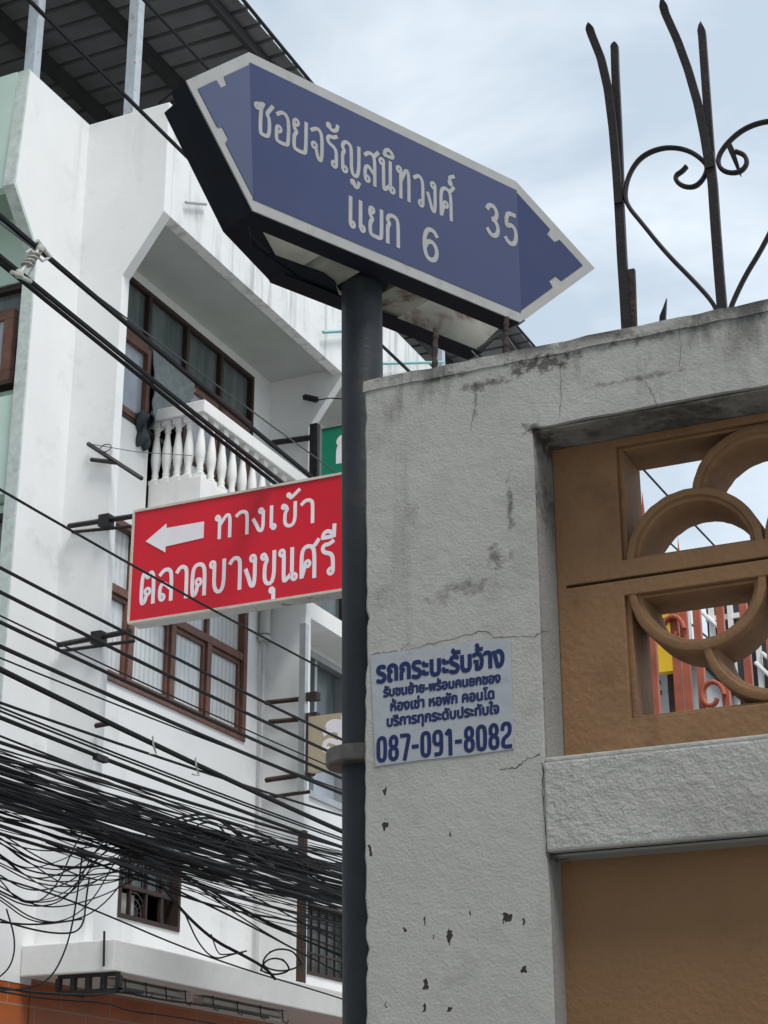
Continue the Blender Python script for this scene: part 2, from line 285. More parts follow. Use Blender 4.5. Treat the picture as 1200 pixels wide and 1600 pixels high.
# ------------------------------------------------------------------ lettering: looped Thai letters drawn as brush strokes (unit height 1)
LOOP = lambda x, y, r: ('O', x, y, r)
G = {
 'ก': (.64, [[(.07, 0), (.07, .58), (.18, .68), (.05, .78), (.13, .95), (.32, 1), (.5, .95), (.57, .78), (.57, 0)]]),
 'ซ': (.78, [LOOP(.1, .84, .08), [(.18, .84), (.25, .99), (.31, .86), (.36, .99)], [(.3, .9), (.25, .7), (.25, .03), (.35, .02), (.64, .02), (.64, .58), (.52, .70), (.56, .78), (.76, 1.02)]]),
 'อ': (.68, [LOOP(.17, .42, .09), [(.08, .40), (.07, .1), (.14, .02), (.52, .02), (.6, .1), (.6, .75), (.5, .95), (.3, 1), (.08, .86)]]),
 'ย': (.68, [LOOP(.15, .88, .09), [(.06, .85), (.07, .68), (.2, .58), (.07, .46), (.07, .1), (.14, .02), (.54, .02), (.6, .1), (.6, 1)]]),
 'จ': (.62, [LOOP(.2, .42, .09), [(.27, .36), (.38, .02), (.55, .02), (.55, .74), (.47, .94), (.3, 1), (.05, .86)]]),
 'ร': (.58, [LOOP(.40, .1, .09), [(.49, .12), (.49, .5), (.4, .64), (.14, .70), (.07, .82), (.15, .94), (.32, .93), (.5, 1.02)]]),
 'ญ': (.98, [LOOP(.2, .1, .09), [(.11, .12), (.09, .58), (.2, .68), (.07, .78), (.15, .95), (.3, 1), (.45, .95), (.51, .8), (.51, .02), (.86, .02), (.86, 1)], LOOP(.58, -.2, .06), [(.64, -.2), (.66, -.32), (.8, -.32), (.88, -.14)]]),
 'ส': (.66, [LOOP(.18, .12, .09), [(.09, .14), (.07, .42), (.2, .56), (.36, .46), (.54, .32)], [(.07, .86), (.22, .98), (.42, .99), (.54, .84), (.54, 0)], [(.46, .9), (.55, .98), (.7, 1.12)]]),
 'ล': (.64, [LOOP(.18, .12, .09), [(.09, .14), (.07, .42), (.2, .58), (.38, .48), (.56, .34)], [(.07, .84), (.22, .98), (.44, .99), (.56, .84), (.56, 0)]]),
 'น': (.74, [LOOP(.12, .9, .09), [(.19, .85), (.2, .72), (.2, .02), (.28, .03), (.52, .22)], LOOP(.62, .11, .09), [(.53, .12), (.53, 1)]]),
 'ท': (.7, [LOOP(.12, .9, .09), [(.2, .88), (.2, 0)], [(.2, .55), (.42, .93), (.52, .98), (.6, .86), (.6, 0)]]),
 'ว': (.58, [LOOP(.40, .11, .09), [(.49, .12), (.5, .74), (.44, .93), (.28, 1), (.06, .86)]]),
 'ง': (.56, [LOOP(.34, .89, .09), [(.43, .86), (.43, .03), (.28, .03), (.2, .25), (.06, .56)]]),
 'ศ': (.72, [LOOP(.31, .44, .09), [(.22, .42), (.09, .05), (.07, 0), (.07, .76), (.16, .94), (.33, .99), (.5, .94), (.58, .76), (.58, 0)], [(.48, .93), (.6, .98), (.74, 1.14)]]),
 'ต': (.68, [LOOP(.33, .38, .10), [(.30, .29), (.22, .04), (.07, 0), (.07, .76), (.14, .98), (.22, .98), (.32, .78), (.42, .98), (.52, .97), (.58, .76), (.58, 0)]]),
 'ด': (.68, [LOOP(.33, .42, .10), [(.30, .33), (.22, .04), (.07, 0), (.07, .76), (.16, .94), (.33, .99), (.5, .94), (.58, .76), (.58, 0)]]),
 'บ': (.7, [LOOP(.12, .9, .09), [(.2, .88), (.2, .02), (.6, .02), (.6, 1)]]),
 'ข': (.64, [LOOP(.12, .88, .08), [(.2, .88), (.27, .74), (.17, .62), (.17, .02), (.55, .02), (.55, 1)]]),
 'เ': (.32, [LOOP(.17, .1, .09), [(.08, .12), (.08, 1)]]),
 'า': (.54, [[(.05, .84), (.16, .97), (.3, 1), (.43, .92), (.46, .76), (.46, 0)]]),
 '3': (.6, [[(.06, .82), (.16, .97), (.38, .98), (.5, .78), (.42, .58), (.24, .54), (.44, .5), (.54, .28), (.44, .05), (.2, 0), (.05, .16)]]),
 '5': (.6, [[(.5, .99), (.14, .99), (.09, .5), (.28, .64), (.5, .56), (.54, .28), (.44, .04), (.2, 0), (.05, .14)]]),
 '6': (.6, [[(.52, .84), (.42, .98), (.2, .98), (.07, .7), (.06, .3), (.16, .02), (.42, .02), (.54, .28), (.44, .58), (.2, .6), (.08, .36)]]),
 ' ': (.35, []),
}
ABOVE = {'ั': [LOOP(-.46, 1.27, .06), [(-.41, 1.25), (-.38, 1.17), (-.2, 1.16), (-.07, 1.24), (-.04, 1.38)]],
         'ิ': [[(-.5, 1.16), (-.46, 1.3), (-.3, 1.40), (-.1, 1.3), (-.06, 1.16), (-.5, 1.16)]],
         'ี': [[(-.5, 1.16), (-.46, 1.3), (-.3, 1.36), (-.1, 1.27), (-.06, 1.16), (-.5, 1.16)], [(-.06, 1.16), (-.04, 1.52)]],
         '้': [LOOP(-.34, 1.36, .06), [(-.29, 1.34), (-.28, 1.2), (-.16, 1.3), (.06, 1.52)]],
         '์': [LOOP(-.16, 1.24, .06), [(-.16, 1.31), (-.2, 1.42), (.04, 1.52)]],
         'ุ': [LOOP(-.17, -.2, .065), [(-.1, -.2), (-.1, -.46)]]}
# rounded-square numerals of the sticker
BOX = lambda x0, x1, y0, y1, r=.1: [(x0, (y0+y1)/2), (x0, y1-r), (x0+r, y1), (x1-r, y1), (x1, y1-r), (x1, y0+r), (x1-r, y0), (x0+r, y0), (x0, y0+r), (x0, (y0+y1)/2)]
DIG = {'0': (.5, [BOX(.07, .41, .06, .94)]), '8': (.5, [BOX(.09, .39, .53, .94), BOX(.07, .41, .06, .5)]), '7': (.47, [[(.03, .94), (.42, .94), (.40, .8), (.2, 0)]]),
       '9': (.5, [BOX(.07, .41, .44, .94), [(.41, .6), (.41, .14), (.33, .06), (.12, .06)]]), '1': (.4, [[(.08, .8), (.2, .94), (.26, .94), (.26, 0)]]),
       '2': (.5, [[(.07, .72), (.08, .86), (.16, .94), (.33, .94), (.41, .86), (.41, .62), (.33, .5), (.15, .4), (.08, .28), (.08, .06), (.45, .06)]]), '-': (.36, [[(.05, .46), (.29, .46)]])}
def chaikin(p, it=2):
    for _ in range(it):
        q = [p[0]]
        for a, b in zip(p[:-1], p[1:]): q += [(a[0]*.75+b[0]*.25, a[1]*.75+b[1]*.25), (a[0]*.25+b[0]*.75, a[1]*.25+b[1]*.75)]
        p = q + [p[-1]]
    return p
def ribbon(mb, pts, wd, frame, h, closed=False, k=0):
    """flat raised stroke: pts in letter plane (metres), frame = (origin, u, v, n)"""
    o, u, v, nn = frame; N = len(pts); vs = []; fs = []
    for i, p in enumerate(pts):
        a = pts[i-1] if (i > 0 or closed) else p; b = pts[(i+1) % N] if (i < N-1 or closed) else p
        t = Vector((b[0]-a[0], b[1]-a[1]));
        if t.length < 1e-9: t = Vector((1, 0))
        t.normalize(); m = Vector((-t.y, t.x))
        hh = h + 8e-5*((k*7) % 11)/11 + 3e-5*(i/N)
        ex = Vector((0, 0))
        if not closed and i == 0: ex = -t*wd*.25
        if not closed and i == N-1: ex = t*wd*.25
        for sgn, hz in ((-1, -.0002), (-.94, hh), (.94, hh), (1, -.0002)):
            q = Vector((p[0], p[1])) + m*sgn*wd/2 + ex
            vs.append(o + u*q.x + v*q.y + nn*hz)
    for i in range(N if closed else N-1):
        j = (i+1) % N
        for c in range(3): fs.append((i*4+c, i*4+c+1, j*4+c+1, j*4+c))
    if not closed: fs += [(0, 1, 2, 3), ((N-1)*4, (N-1)*4+1, (N-1)*4+2, (N-1)*4+3)]
    mb.add(vs, fs)
def letters(mb, text, x0, x1, base, height, stroke, frame, h=.0008, glyphs=G, gap=.1):
    # lay the line out, then stretch it to run from x0 to x1
    adv = 0; items = []
    for ch in text:
        if ch in ABOVE: items.append((ABOVE[ch], adv-gap)); continue
        wd, st = glyphs[ch]; items.append((st, adv)); adv += wd+gap
    sx = (x1-x0)/(adv-gap); k = 0
    for st, ax in items:
        for s in st:
            k += 1
            if s[0] == 'O':
                P = [(x0+(ax+s[1])*sx+s[3]*height*.85*math.cos(a), base+s[2]*height+s[3]*height*math.sin(a)) for a in [2*math.pi*q/14 for q in range(14)]]
                ribbon(mb, P, stroke*.8, frame, h, True, k)
            else:
                P = [(x0+(ax+x)*sx, base+y*height) for x, y in chaikin(s)]
                ribbon(mb, P, stroke, frame, h, False, k)
def font_line(mb, text, x0, x1, base, height, bold, frame, h=.0006):
    """line in Blender's own loopless letter shapes, thickened by a stroke along its outlines"""
    dg = bpy.context.evaluated_depsgraph_get
    def get(t):
        cu = bpy.data.curves.new('line', 'FONT'); cu.body = t; cu.resolution_u = 3
        o = bpy.data.objects.new('line', cu); COL.objects.link(o); bpy.context.view_layer.update()
        me = bpy.data.meshes.new_from_object(o.evaluated_get(dg())); bpy.data.objects.remove(o); bpy.data.curves.remove(cu)
        v = [tuple(p.co) for p in me.vertices]; f = [tuple(p.vertices) for p in me.polygons]; bpy.data.meshes.remove(me); return v, f
    v0, _ = get('บ'); ch = max(p[1] for p in v0)-min(p[1] for p in v0); b0 = min(p[1] for p in v0)
    v, f = get(text); xa = min(p[0] for p in v); xb = max(p[0] for p in v)
    sx = (x1-x0-bold)/(xb-xa); sy = (height-bold)/ch
    P = [(x0+bold/2+(p[0]-xa)*sx, base+bold/2+(p[1]-b0)*sy) for p in v]
    o, u, vv, nn = frame
    mb.add([o+u*p[0]+vv*p[1]+nn*h for p in P], f)
    cnt = {}
    for q in f:
        for a, b in zip(q, q[1:]+q[:1]): cnt.setdefault((min(a, b), max(a, b)), []).append((a, b))
    nxt = {}
    for e in cnt.values():
        if len(e) == 1: nxt.setdefault(e[0][0], []).append(e[0][1])
    k = 0
    while nxt:
        st = next(iter(nxt)); loop = [st]; c = st
        while c in nxt:
            d = nxt[c].pop()
            if not nxt[c]: del nxt[c]
            if d == st: break
            loop.append(d); c = d
        if len(loop) > 2: k += 1; ribbon(mb, [P[i] for i in loop], bold, frame, h+.0001, True, k)
X_, Y_, Z_ = Vector((1, 0, 0)), Vector((0, 1, 0)), Vector((0, 0, 1))

# ================================================================== THE SETTING
gb = MB(); gb.add([(-400, -400, 0), (400, -400, 0), (400, 400, 0), (-400, 400, 0)], [(0, 1, 2, 3)])
tag(gb.build('ground', paving), kind='structure')
rb = MB(); rb.add([(-5.9, -60, .004), (-2.4, -60, .004), (-2.4, 120, .004), (-5.9, 120, .004)], [(0, 1, 2, 3)])
tag(rb.build('road', asphalt), kind='structure')

# ================================================================== ROW OF SHOPHOUSES (white)
XW, XF, XO, XB = -7.4, -6.985, -6.63, -14.0      # wall plane, fin edge, overhang face, back wall
Y0, UNIT = 10.31, 3.22
ZC0, ZC1 = 3.07, 3.28                            # canopy
ZS, ZP = 8.93, 9.95                              # soffit, parapet top
FIN_PROFILE = [(XW-.09, ZC1), (XF, ZC1), (XF, 8.44), (XO, 8.93), (XO, ZP), (XW-.09, ZP)]

def window_frame(mb, x0, x1, y0, y1, z0, z1, t):
    mb.box(x0, x1, y0, y1, z0, z0+t); mb.box(x0, x1, y0, y1, z1-t, z1); mb.box(x0, x1, y0, y0+t, z0+t, z1-t); mb.box(x0, x1, y1-t, y1, z0+t, z1-t)

def shophouse(k, label, holes, first=False):
    y0 = Y0 + UNIT*k; y1 = y0 + UNIT
    root = thing('shophouse', ((XB+XW)/2, (y0+y1)/2, 0), label, 'building', 'white shophouses in a row')
    MB().holed('x', XW-.2, XW, y0+.1, y1, ZC1, ZP-.02, holes).build('wall', white, root)
    MB().holed('x', XW-.22, XW+.002, y0, y1, .02, ZC1-.004, []).build('shopfront_wall', orange_tile, root)
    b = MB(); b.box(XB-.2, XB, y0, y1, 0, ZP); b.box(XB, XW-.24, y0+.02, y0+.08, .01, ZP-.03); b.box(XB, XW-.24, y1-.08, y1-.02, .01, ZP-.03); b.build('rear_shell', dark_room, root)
    b = MB(); b.box(XB, XW-.21, y0+.1, y1-.1, ZP-.2, ZP-.06)
    for z in (3.3, 6.6): b.box(XB, XW-.21, y0+.1, y1-.1, z-.15, z)
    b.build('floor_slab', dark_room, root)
    fin = MB().prism([(x, y0, z) for x, z in FIN_PROFILE], (0, .1, 0)).build('side_fin', white, root, bevel=.008)
    MB().box(XO-.1, XO, y0+.1, y1, ZS, ZP-.003).build('parapet_band', grime_white, root)
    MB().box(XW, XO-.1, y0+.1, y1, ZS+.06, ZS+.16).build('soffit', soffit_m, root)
    return root, y0, y1

upper_open = (10.72, 13.2, 7.60, 8.90); door_open = (11.44, 12.05, 6.94, 7.60)
lower_open = (10.72, 13.19, 5.38, 6.72); small_open = (11.33, 12.22, 3.63, 4.25)
h1, ya, yb = shophouse(0, 'white shophouse with a baluster balcony and brown framed windows behind the red sign', [upper_open, door_open, lower_open, small_open])
# strip of side wall turning the corner of the row
MB().prism([(XW, y, z) for y, z in ((9.72, 3.03), (10.31, 3.03), (10.31, ZP), (9.47, ZP), (9.40, 8.88), (9.73, 8.48))], (-.1, 0, 0)).build('corner_wall', white, h1)
MB().prism([(XW-.004, y, z) for y, z in ((9.76, .05), (10.309, .05), (10.309, 3.03), (9.76, 3.03))], (-.096, 0, 0)).build('corner_pier', orange_tile, h1)
# ---- upper window
win = MB()
window_frame(win, XW-.10, XW+.006, upper_open[0], upper_open[1], 7.60, 8.90, .04)
for y in (11.37, 12.0, 12.6): win.box(XW-.095, XW+.002, y-.024, y+.024, 7.64, 8.86)
upw = win.build('window', dark_frame, h1)
for a, c in ((10.76, 11.36), (12.0, 13.15)): MB().box(XW-.09, XW+.010, a, c, 8.36, 8.42).build('transom', brown_frame, upw)
for a, c, d in ((10.74, 11.40, .02), (12.03, 12.575, 0), (12.625, 13.158, 0)):
    sash = MB(); window_frame(sash, XW-.07+d, XW-.005+d, a, c, 7.642, 8.355, .055); sash.build('sash', brown_frame, upw)
for a, c in ((10.775, 11.34), (11.40, 11.97), (12.03, 12.57), (12.63, 13.145)):
    MB().box(XW-.05, XW-.042, a, c, 8.42, 8.86).build('pane', glass_dark, upw)
for a, c, m in ((10.795, 11.345, glass_pale), (12.085, 12.52, glass_pale), (12.68, 13.103, glass_dark)):
    MB().box(XW-.04, XW-.032, a, c, 7.697, 8.30).build('pane', m, upw)
# ---- lower window
win = MB(); lo0, lo1, z0, z1 = lower_open
window_frame(win, XW-.15, XW+.015, lo0, lo1, z0, z1, .06)
win.box(XW-.14, XW+.005, lo0+.06, lo1-.06, 6.10, 6.17)
for y in (11.33, 11.965, 12.55): win.box(XW-.14, XW+.004, y-.035, y+.035, z0+.06, 6.10); win.box(XW-.14, XW-.02, y-.025, y+.025, 6.17, z1-.06)
loww = win.build('window', brown_frame, h1, bevel=.006)
for a, c in ((10.79, 11.29), (11.37, 11.925), (12.005, 12.51), (12.59, 13.12)):
    sash = MB(); window_frame(sash, XW-.10, XW-.02, a, c, z0+.064, 6.096, .035); sash.build('sash', brown_frame, loww)
for a, c in ((10.825, 11.255), (11.405, 11.89), (12.04, 12.475), (12.625, 13.085)):
    MB().box(XW-.052, XW-.045, a, c, z0+.099, 6.061).build('pane', glass_curtain, loww)
for a, c in ((10.785, 11.30), (11.36, 11.935), (11.995, 12.52), (12.58, 13.125)):
    MB().box(XW-.06, XW-.052, a, c, 6.172, z1-.062).build('pane', glass_curtain, loww)
# ---- small barred window over the canopy
win = MB(); a0, a1, z0, z1 = small_open
window_frame(win, XW-.12, XW+.01, a0, a1, z0, z1, .035)
for y in (11.55, 11.78, 12.0): win.box(XW-.06, XW-.03, y-.012, y+.012, z0+.035, z1-.035)
win.box(XW-.065, XW-.025, a0+.035, a1-.035, 3.87, 3.90)
sm = win.build('window', dark_frame, h1)
for a, c in ((11.37, 11.54), (11.56, 11.77), (11.79, 11.99), (12.01, 12.19)): MB().box(XW-.09, XW-.083, a, c, 3.90, z1-.035).build('pane', glass_dark, sm)
# ---- balcony
by0, by1, bx = 11.47, 13.5, -6.90
bal = MB().box(XW, bx, by0, by1, 6.86, 7.16)
bal.box(XW, bx+.03, by0-.03, by1, 6.80, 6.86)
balc = bal.build('balcony', white_clean, h1, bevel=.006)
rail = MB(); rail.box(bx-.11, bx+.02, by0-.02, by1, 7.72, 7.83); rail.box(XW, bx-.11, by0-.02, by0+.10, 7.722, 7.828); rail.build('rail', white_clean, balc, bevel=.008)
prof = [(r*.74, z) for r, z in [(.05, 0), (.05, .05), (.034, .055), (.042, .085), (.034, .11), (.05, .17), (.058, .23), (.05, .31), (.030, .42), (.027, .45), (.04, .465), (.03, .48), (.048, .50), (.048, .56)]]
bp = None
spots = [(bx-.045, by0+.05+.176*i) for i in range(12)] + [(bx-.045-.105*i, by0+.04) for i in (1, 2, 3, 4)]
for i, (x, y) in enumerate(spots):
    if bp is None:
        q = MB(); q.lathe(prof, (x, y, 7.16), 12); q.box(x-.04, x+.04, y-.04, y+.04, 7.16-.001, 7.195); q.box(x-.038, x+.038, y-.038, y+.038, 7.67, 7.719)
        bp = q.build('baluster', white_clean, balc, smooth=True); p0_ = (x, y)
    else: copy_part(bp, balc, (x-p0_[0], y-p0_[1], 0))
# ---- canopy over the shop fronts (belongs to the first house here, long slab)
def canopy(parent, y0, y1):
    MB().box(XW+.004, -6.65, y0, y1, ZC0, ZC1).build('canopy', canopy_m, parent, bevel=.01)
canopy(h1, 10.17, yb)
# ---- drain pipe
p = MB(); p.tube([(XW+.06, 13.41, 6.95), (XW+.06, 13.41, 6.42)], .05, 12); p.tube([(XW+.05, 13.41, 6.42), (XW+.05, 13.41, 3.3)], .018, 10); p.tube([(XW+.06, 13.41, 6.40), (XW+.06, 13.41, 6.35)], .06, 12)
p.build('drain_pipe', pipe_m, h1, smooth=True)
# ---- roof over the terrace
ZR = 12.0
rf = MB(); yy0, yy1, x0r, x1r = 7.4, 20.4, -14.5, -6.84
step = .25; n_ = int((yy1-yy0)/step)
prof_r = []
for i in range(n_):
    y = yy0+i*step; prof_r += [(y, 0), (y+.19, 0), (y+.20, .045), (y+.24, .045)]
prof_r.append((yy1, 0))
vs = [(x, y, ZR+z) for x in (x0r, x1r) for y, z in prof_r]; m_ = len(prof_r)
rf.add(vs, [(i, i+1, m_+i+1, m_+i) for i in range(m_-1)])
roof = rf.build('roof', roof_m, h1)
sol = roof.modifiers.new('sheet', 'SOLIDIFY'); sol.thickness = .006; sol.offset = 1
for x in (-7.02, -7.98, -8.95, -9.9, -10.9, -12.0):
    q = MB(); wd = .025 if x > -7.5 else .05; q.box(x-wd, x+wd, yy0+.05, yy1-.05, ZR-.13, ZR-.008); q.build('purlin', purlin_m, roof)
for (px, py, Yp) in ((48, 112, None), (205, 172, 10.36)):
    b = onx(px, py, XW+.002) if Yp is None else ony(px, py, Yp)
    x, y = (b.x-.05, b.y+.08) if Yp is None else (b.x, b.y)
    MB().box(x-.045, x+.045, y-.045, y+.045, ZP-.01 if Yp else ZP-.02, ZR-.13).build('roof_post', post_m, h1)
for y in (13.6, 16.8, 20.0): MB().box(-7.045, -6.955, y-.045, y+.045, ZP-.06, ZR-.13).build('roof_post', post_m, h1)

# ---- the following houses of the row
for k in (1, 2):
    y0 = Y0+UNIT*k
    wo = (y0+.55, y0+2.9, 7.0, 8.8); wl = (y0+.62, y0+2.6, 5.15, 6.55); ws = (y0+.75, y0+1.9, 3.55, 4.2)
    hk, ya, yb2 = shophouse(k, ['', 'white shophouse next beyond the red sign, with grey window and beige shop sign',
        'white shophouse third along the row, only its parapet showing under the blue sign', 'white shophouse fourth along the row, hidden behind the grey wall', 'white shophouse at the far end of the row'][k], [wo, wl, ws])
    f = MB(); window_frame(f, XW-.14, XW-.04, *wo, .05); f.box(XW-.13, XW-.05, wo[0]+.05, wo[1]-.05, 8.2, 8.25); f.box(XW-.13, XW-.05, y0+1.7, y0+1.75, 7.05, 8.2)
    wf = f.build('window', dark_frame, hk); MB().box(XW-.1, XW-.092, wo[0]+.05, wo[1]-.05, 7.05, 8.75).build('pane', glass_dark, wf)
    f = MB(); window_frame(f, XW-.14, XW+.02, *wl, .06); f.box(XW-.13, XW, y0+1.0, y0+1.05, 5.21, 6.49); f.box(XW-.13, XW, y0+1.62, y0+1.68, 5.21, 6.49); f.box(XW-.13, XW, y0+1.05, y0+1.62, 5.95, 5.98)
    wf = f.build('window', alu, hk); MB().box(XW-.1, XW-.092, wl[0]+.06, wl[1]-.06, 5.21, 5.96).build('pane', glass_pale, wf); MB().box(XW-.1, XW-.092, wl[0]+.06, wl[1]-.06, 5.97, 6.49).build('pane', glass_dark, wf)
    MB().box(XW, XF-.05, y0+.1, yb2, 6.62, 6.78).build('floor_beam', white_clean, hk)
    f = MB(); window_frame(f, XW-.12, XW+.01, *ws, .03)
    for i in range(6): y = ws[0]+.16*(i+1); f.box(XW-.05, XW-.03, y-.008, y+.008, ws[2]+.03, ws[3]-.03)
    for z in (3.75, 3.98): f.box(XW-.055, XW-.025, ws[0]+.03, ws[1]-.03, z-.008, z+.008)
    wf = f.build('window', dark_frame, hk); MB().box(XW-.1, XW-.092, ws[0]+.03, ws[1]-.03, ws[2]+.03, ws[3]-.03).build('pane', glass_dark, wf)
    canopy(hk, y0+.001, yb2)

# ================================================================== GREEN CORNER HOUSE
gh = thing('shophouse', (-10.7, 11.5, 0), 'mint green shophouse at the corner, cut off by the left edge', 'building')
GX1 = XW-.104
gz = [ony(20, y, 9.76).z for y in (615, 768)]
gwin = (ony(-150, 500, 9.95).x, ony(42, 500, 9.95).x, ony(30, 607, 9.95).z, ony(30, 440, 9.95).z)
MB().holed('y', 9.95, 10.1, XB, GX1, gz[1]-.02, ZP-.02, [gwin]).build('wall', mint, gh)
MB().box(XB, GX1, 9.45, 9.53, 8.90, ZP-.004).build('parapet_band', mint, gh)
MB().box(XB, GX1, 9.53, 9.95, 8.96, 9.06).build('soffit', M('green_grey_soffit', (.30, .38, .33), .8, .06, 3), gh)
MB().box(XB, GX1, 9.77, 9.949, gz[1], gz[0]).build('spandrel', mint, gh)
lw = (-11.5, GX1-.015, ony(10, 1052, 9.9).z, ony(10, 800, 9.9).z)
MB().holed('y', 9.90, 10.0, XB, GX1, 3.05, gz[1]-.03, [lw]).build('lower_wall', mint, gh)
MB().box(XB, GX1, 10.22, 10.3, .02, 3.04).build('shopfront_wall', orange_tile, gh)
b = MB(); b.box(XB-.2, XB, 9.6, 10.4, 0, ZP-.03); b.box(XB, GX1, 10.36, 10.40, 0, ZP-.03); b.build('rear_shell', dark_room, gh)
f = MB(); 
for a, c, d, e in (gwin, lw):
    yy = 9.97 if d > 7 else 9.905
    f.box(a, c, yy, yy+.08, d, d+.05); f.box(a, c, yy, yy+.08, e-.05, e); f.box(c-.05, c, yy, yy+.08, d+.05, e-.05); f.box(a, a+.05, yy, yy+.08, d+.05, e-.05)
gw = f.build('window', dark_frame, gh)
s0, s1 = gwin[1]-.80, gwin[1]-.012
zt = ony(25, 482, 9.82).z
f = MB(); d, e = gwin[2]+.01, zt
f.box(s0, s1, 9.80, 9.86, d, d+.085); f.box(s0, s1, 9.80, 9.86, e-.085, e); f.box(s1-.09, s1, 9.80, 9.86, d+.085, e-.085); f.box(s0, s0+.09, 9.80, 9.86, d+.085, e-.085)
f.build('sash', brown_frame, gw, bevel=.006)
MB().box(s0+.09, s1-.09, 9.825, 9.833, d+.085, e-.085).build('pane', glass_pale, gw)
MB().box(gwin[0]+.05, gwin[1]-.05, 10.03, 10.036, gwin[2]+.05, gwin[3]-.05).build('pane', glass_dark, gw)
MB().box(lw[0]+.05, lw[1]-.05, 9.96, 9.966, lw[2]+.05, lw[3]-.05).build('pane', glass_dark, gw)
# grey-green weathered edge of the corner fin
e_ = MB().prism([(XW-.1, y, z) for y, z in ((9.715, 3.03), (9.735, 3.03), (9.745, 8.49), (9.415, 8.89), (9.483, ZP+.003), (9.463, ZP+.003), (9.393, 8.87), (9.725, 8.47))], (.102, 0, 0))
e_.build('fin_edge', mint_edge, gh)

# ================================================================== THINGS ON THE SHOPHOUSES
# curtain pulled through the open window
def cloth_sheet(P, fold, name, m, label, cat, sub=26):
    """P(u,v)->point, thickened"""
    mb = MB(); nU = nV = sub
    vs = [P(i/nU, j/nV) for j in range(nV+1) for i in range(nU+1)]
    mb.add(vs, [(j*(nU+1)+i, j*(nU+1)+i+1, (j+1)*(nU+1)+i+1, (j+1)*(nU+1)+i) for j in range(nV) for i in range(nU)])
    o = mb.build(name, m, smooth=True); q = o.modifiers.new('thick', 'SOLIDIFY'); q.thickness = .006
    return tag(o, label, cat)
def P_curt(u, v):
    y = 11.405+u*.60; zb = 7.74+.42*u**1.2
    z = 8.385-(8.385-zb)*v - .04*math.sin(u*math.pi)*v
    x = XW+.016+.07*math.sin(v*math.pi*.8)*(.5+.5*u)+.012*math.sin(v*22+u*6)*v+.006*math.sin(u*25)
    return (x, y, z)
cloth_sheet(P_curt, 0, 'curtain', cloth_grey, 'grey curtain bulging out of the open upper window above the balcony', 'curtain')
def P_garm(u, v):
    c = ony(222, 672, 11.32); a = u*2*math.pi
    r = (.072+.035*math.sin(v*7+u*9)+.016*math.sin(u*40+v*5))*(.55+.75*math.sin(v*math.pi)**.6)
    return (c.x+r*.75*math.cos(a)+.05*(.5-v), c.y+r*math.sin(a), c.z+.14-v*.30+.015*math.sin(u*18+v*9))
cloth_sheet(P_garm, 0, 'garment', cloth_dark, 'crumpled dark garment hung on the left end of the balcony rail', 'clothing')
# electric fan behind the small barred window
fc = Vector((XW-.22, 11.90, 3.76))
fan = thing('electric_fan', (fc.x, fc.y, 3.45), 'electric fan standing behind the small barred window above the canopy', 'fan')
q = MB()
for r in (.05, .1, .15): q.tube([(fc.x, fc.y+r*math.cos(a), fc.z+r*math.sin(a)) for a in [2*math.pi*i/24 for i in range(24)]], .005, 6, True)
for i in range(12): a = 2*math.pi*i/12; q.tube([(fc.x, fc.y, fc.z), (fc.x, fc.y+.15*math.cos(a), fc.z+.15*math.sin(a))], .003, 5)
q.build('guard', pipe_m, fan)
q = MB(); q.tube([(fc.x-.02, fc.y, fc.z), (fc.x-.02, fc.y, 3.3)], .015, 8); q.tube([(fc.x-.1, fc.y, fc.z), (fc.x-.01, fc.y, fc.z)], .04, 10); q.build('stand', pipe_m, fan)
def P_lace(u, v): return (XW-.13+.02*math.sin(u*30), 11.36+u*.17, 4.2-v*.55)
cloth_sheet(P_lace, 0, 'curtain', M('white_lace_cloth', (.75, .75, .74), .9), 'white curtain hanging at the left of the small barred window', 'curtain', 16)
q = MB().box(XW-.17, XW-.14, 11.59, 11.77, 3.50, 3.86); tag(q.build('board', M('pale_board_paint', (.7, .7, .66), .6)), 'pale board leaning behind the middle of the small barred window', 'board')

# lamps under the canopy
for i, (y0, y1, lab) in enumerate(((10.45, 11.45, 'long tube lamp under the canopy, the one nearer its corner'), (11.65, 12.95, 'long tube lamp under the canopy, the one nearer the sign pole'))):
    t = thing('tube_lamp', (-6.86, (y0+y1)/2, 2.99), lab, 'lamp', 'tube lamps under the canopy')
    q = MB(); q.box(-6.91, -6.81, y0, y1, 3.02, 3.05); q.build('housing', lamp_white, t)
    q = MB(); q.tube([(-6.86, y0+.04, 3.0), (-6.86, y1-.04, 3.0)], .016, 10); q.build('tube', M('grey_lamp_tube', (.5, .5, .47), .3), t, smooth=True)
    for j in range(4): y = y0+.1+(y1-y0-.2)*j/3; q = MB(); q.tube([(-6.80, y, 3.07), (-6.79, y, 2.98), (-6.765, y+.02, 2.965), (-6.75, y+.01, 2.99)], .005, 5); q.build('hook', black_iron, t)
# black rack under the canopy corner
q = MB(); yr = 10.22
xr0, xr1 = ony(92, 1535, yr).x, ony(186, 1530, yr).x; zr0, zr1 = ony(140, 1549, yr).z, ony(140, 1524, yr).z
n5 = 5
for z in (zr0, zr1): q.box(xr0, xr1, yr-.015, yr+.015, z-.012, z+.012)
for i in range(n5): x = xr0+(xr1-xr0)*i/(n5-1); q.box(x-.016, x+.016, yr-.02, yr+.02, zr0+.012, zr1-.012)
for x in (xr0, xr1): q.box(x-.01, x+.01, yr+.02, yr+.3, zr0, zr0+.02); q.box(x-.01, x+.01, yr-.01, yr+.01, zr1+.012, ZC0)
tag(q.build('metal_rack', black_iron), 'black metal rack with four openings hung under the canopy corner', 'rack')
